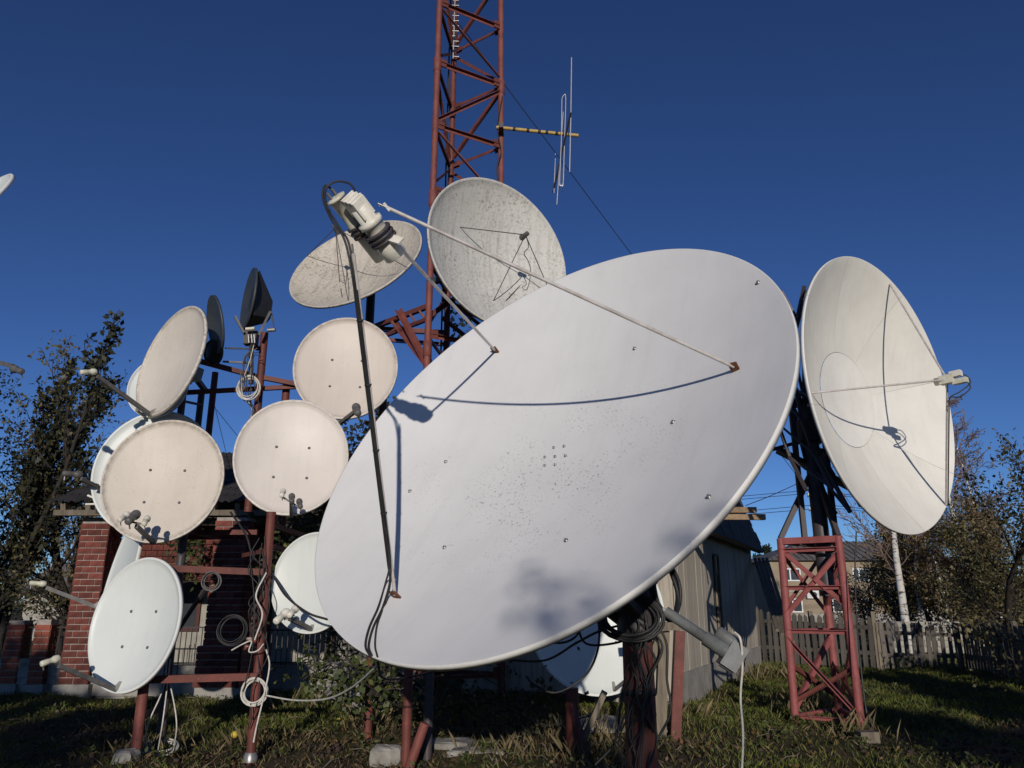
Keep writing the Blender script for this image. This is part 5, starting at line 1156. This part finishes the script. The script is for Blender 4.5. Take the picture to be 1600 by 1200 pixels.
Q = scatter(26000, -13, 13, 6.5, 22, lambda x, y: free(x, y)*np.clip(.25 + .7*patch(x, y, .8, 1), 0, 1)); z = hgt(Q[:, 0], Q[:, 1]) + rng.uniform(.0, .04, len(Q))
D_ = rng.normal(size=(len(Q), 3)); D_[:, 2] *= .35
V, F, T = leaf_quads(np.stack([Q[:, 0], Q[:, 1], z], -1), .05, 0, .7, D_); tag(npmesh('fallen_leaves', V, F, ['litter'], None, T), 'brown fallen leaves scattered over soil and grass', 'leaves', None, 'stuff')
# low weeds: rosettes of broad leaves
C_ = scatter(1500, -9, 9, 7, 19, lambda x, y: free(x, y)*np.clip(patch(x, y, 1.2, 4)*1.3 - .3 + .2*(x > 3), 0, 1)); n = 16
P = np.repeat(C_, n, 0) + rng.normal(size=(len(C_)*n, 2))*.05; z = hgt(P[:, 0], P[:, 1]) + rng.uniform(0, .09, len(P)); D_ = np.concatenate([rng.normal(size=(len(P), 2)), rng.uniform(.1, 1.3, (len(P), 1))], 1)
V, F, T = leaf_quads(np.stack([P[:, 0], P[:, 1], z], -1), .055, 0, .5, D_); tag(npmesh('weeds', V, F, ['leaf_vine'], None, T), 'low broad-leaved weeds growing through the grass', 'weeds', None, 'stuff')
V_, F_, T_ = [], [], []; nb_ = 0
for (u, v, n_, h_) in ((660, 1130, 60, .34), (640, 1110, 60, .36), (615, 1150, 40, .28), (870, 1150, 60, .26), (930, 1160, 60, .24), (905, 1180, 50, .2), (560, 1140, 40, .22), (400, 1170, 40, .2), (215, 1180, 40, .2), (255, 1165, 30, .2), (1040, 1140, 50, .22), (1090, 1120, 40, .2), (1260, 1120, 60, .3), (1290, 1110, 60, .32), (1350, 1150, 40, .24), (1180, 1060, 60, .3), (1240, 1060, 50, .3), (1130, 1090, 30, .2), (480, 1110, 40, .24), (300, 1120, 40, .2), (780, 1185, 50, .2), (980, 1190, 40, .2)):
    c = gnd(u, v); P_ = np.array([c.x, c.y]) + rng.normal(size=(n_, 2))*np.array([.22, .2]); P_ = P_[free(P_[:, 0], P_[:, 1])]
    a, b, t = blades(P_, h_, .004, .55); V_.append(a); F_.append(b + nb_); T_.append(t); nb_ += len(a)
tag(npmesh('tall_weeds', np.concatenate(V_), np.concatenate(F_), ['straw'], None, np.concatenate(T_)), 'tall dry stalks standing round the posts and stones', 'weeds', None, 'stuff')
# clods of dug soil
C_ = scatter(5200, -8, 8, 7, 12, lambda x, y: free(x, y)*np.clip(1.1 - 1.6*patch(x, y), .05, 1)*(y < 11.5)); vs, fs = [], []
cubev = np.array([(-1,-1,-1),(1,-1,-1),(1,1,-1),(-1,1,-1),(-1,-1,1),(1,-1,1),(1,1,1),(-1,1,1)], float); cubef = np.array([(0,3,2,1),(4,5,6,7),(0,1,5,4),(1,2,6,5),(2,3,7,6),(3,0,4,7)])
for i, (x, y) in enumerate(C_):
    s_ = rng.uniform(.008, .028); vs.append(cubev*s_*rng.uniform(.5, 1.2, (8, 3)) + [x, y, hgt(x, y) + s_*.2]); fs.append(cubef + 8*i)
M['clod'] = simple('dug_soil', (.06, .042, .03), (.03, .02, .014), 8, .95)
tag(npmesh('soil_clods', np.concatenate(vs), np.concatenate(fs), ['clod']), 'clods of dark dug soil', 'soil', None, 'stuff')
# broken twigs on the soil
mb = MB()
for i in range(150):
    p = Vector((random.uniform(-8, 3), random.uniform(7, 14), 0)); a = random.uniform(0, 6.28); L_ = random.uniform(.06, .28)
    q = p + Vector((math.cos(a)*L_, math.sin(a)*L_, 0)); p.z = gz(p) + .02; q.z = gz(q) + random.uniform(.02, .12); mb.tube([p, p.lerp(q, .5) + Vector((0, 0, .03)), q], .005, 4, False)
tag(mb.build('fallen_twigs', 'oldwood'), 'broken twigs and dry stalks on the ground', 'twigs', None, 'stuff')

# ------------------------------------------------------------------ trees behind the viewer that throw the shade in the yard
tree('garden_tree', 'young tree behind the viewer whose twigs shade the largest dish', 'tree', (1.55, -13.5, 0), 4.95, .08, dict(SP_SPARSE, leaves=4), 'leaf_olive', .16, seed=91)
DENSE = dict(SP_BUSH, leaves=16)
for i, (x, y, H, sd_) in enumerate(((-7.2, -9.5, 5.3, 92), (-10, -9, 5.4, 93), (6.6, -10, 4.6, 94), (9.4, -10, 5.2, 95), (12.2, -9, 5.6, 97), (7.9, -8, 4.7, 98), (-5.9, -9.5, 4.9, 99), (-8.4, -9.8, 5.3, 100))):
    tree('garden_tree', ['bushy tree behind the viewer shading the grass at left', 'outer bushy tree behind the viewer at far left', 'bushy tree behind the viewer shading the lawn at right', 'taller bushy tree behind the viewer at right', 'outermost bushy tree behind the viewer at far right', 'low bushy tree behind the viewer between two taller ones', 'bushy tree behind the viewer nearest the pipe rack', 'bushy tree behind the viewer in the middle of the left row'][i], 'tree', (x, y, 0), H, .12, DENSE, 'leaf_olive', .26, seed=sd_)
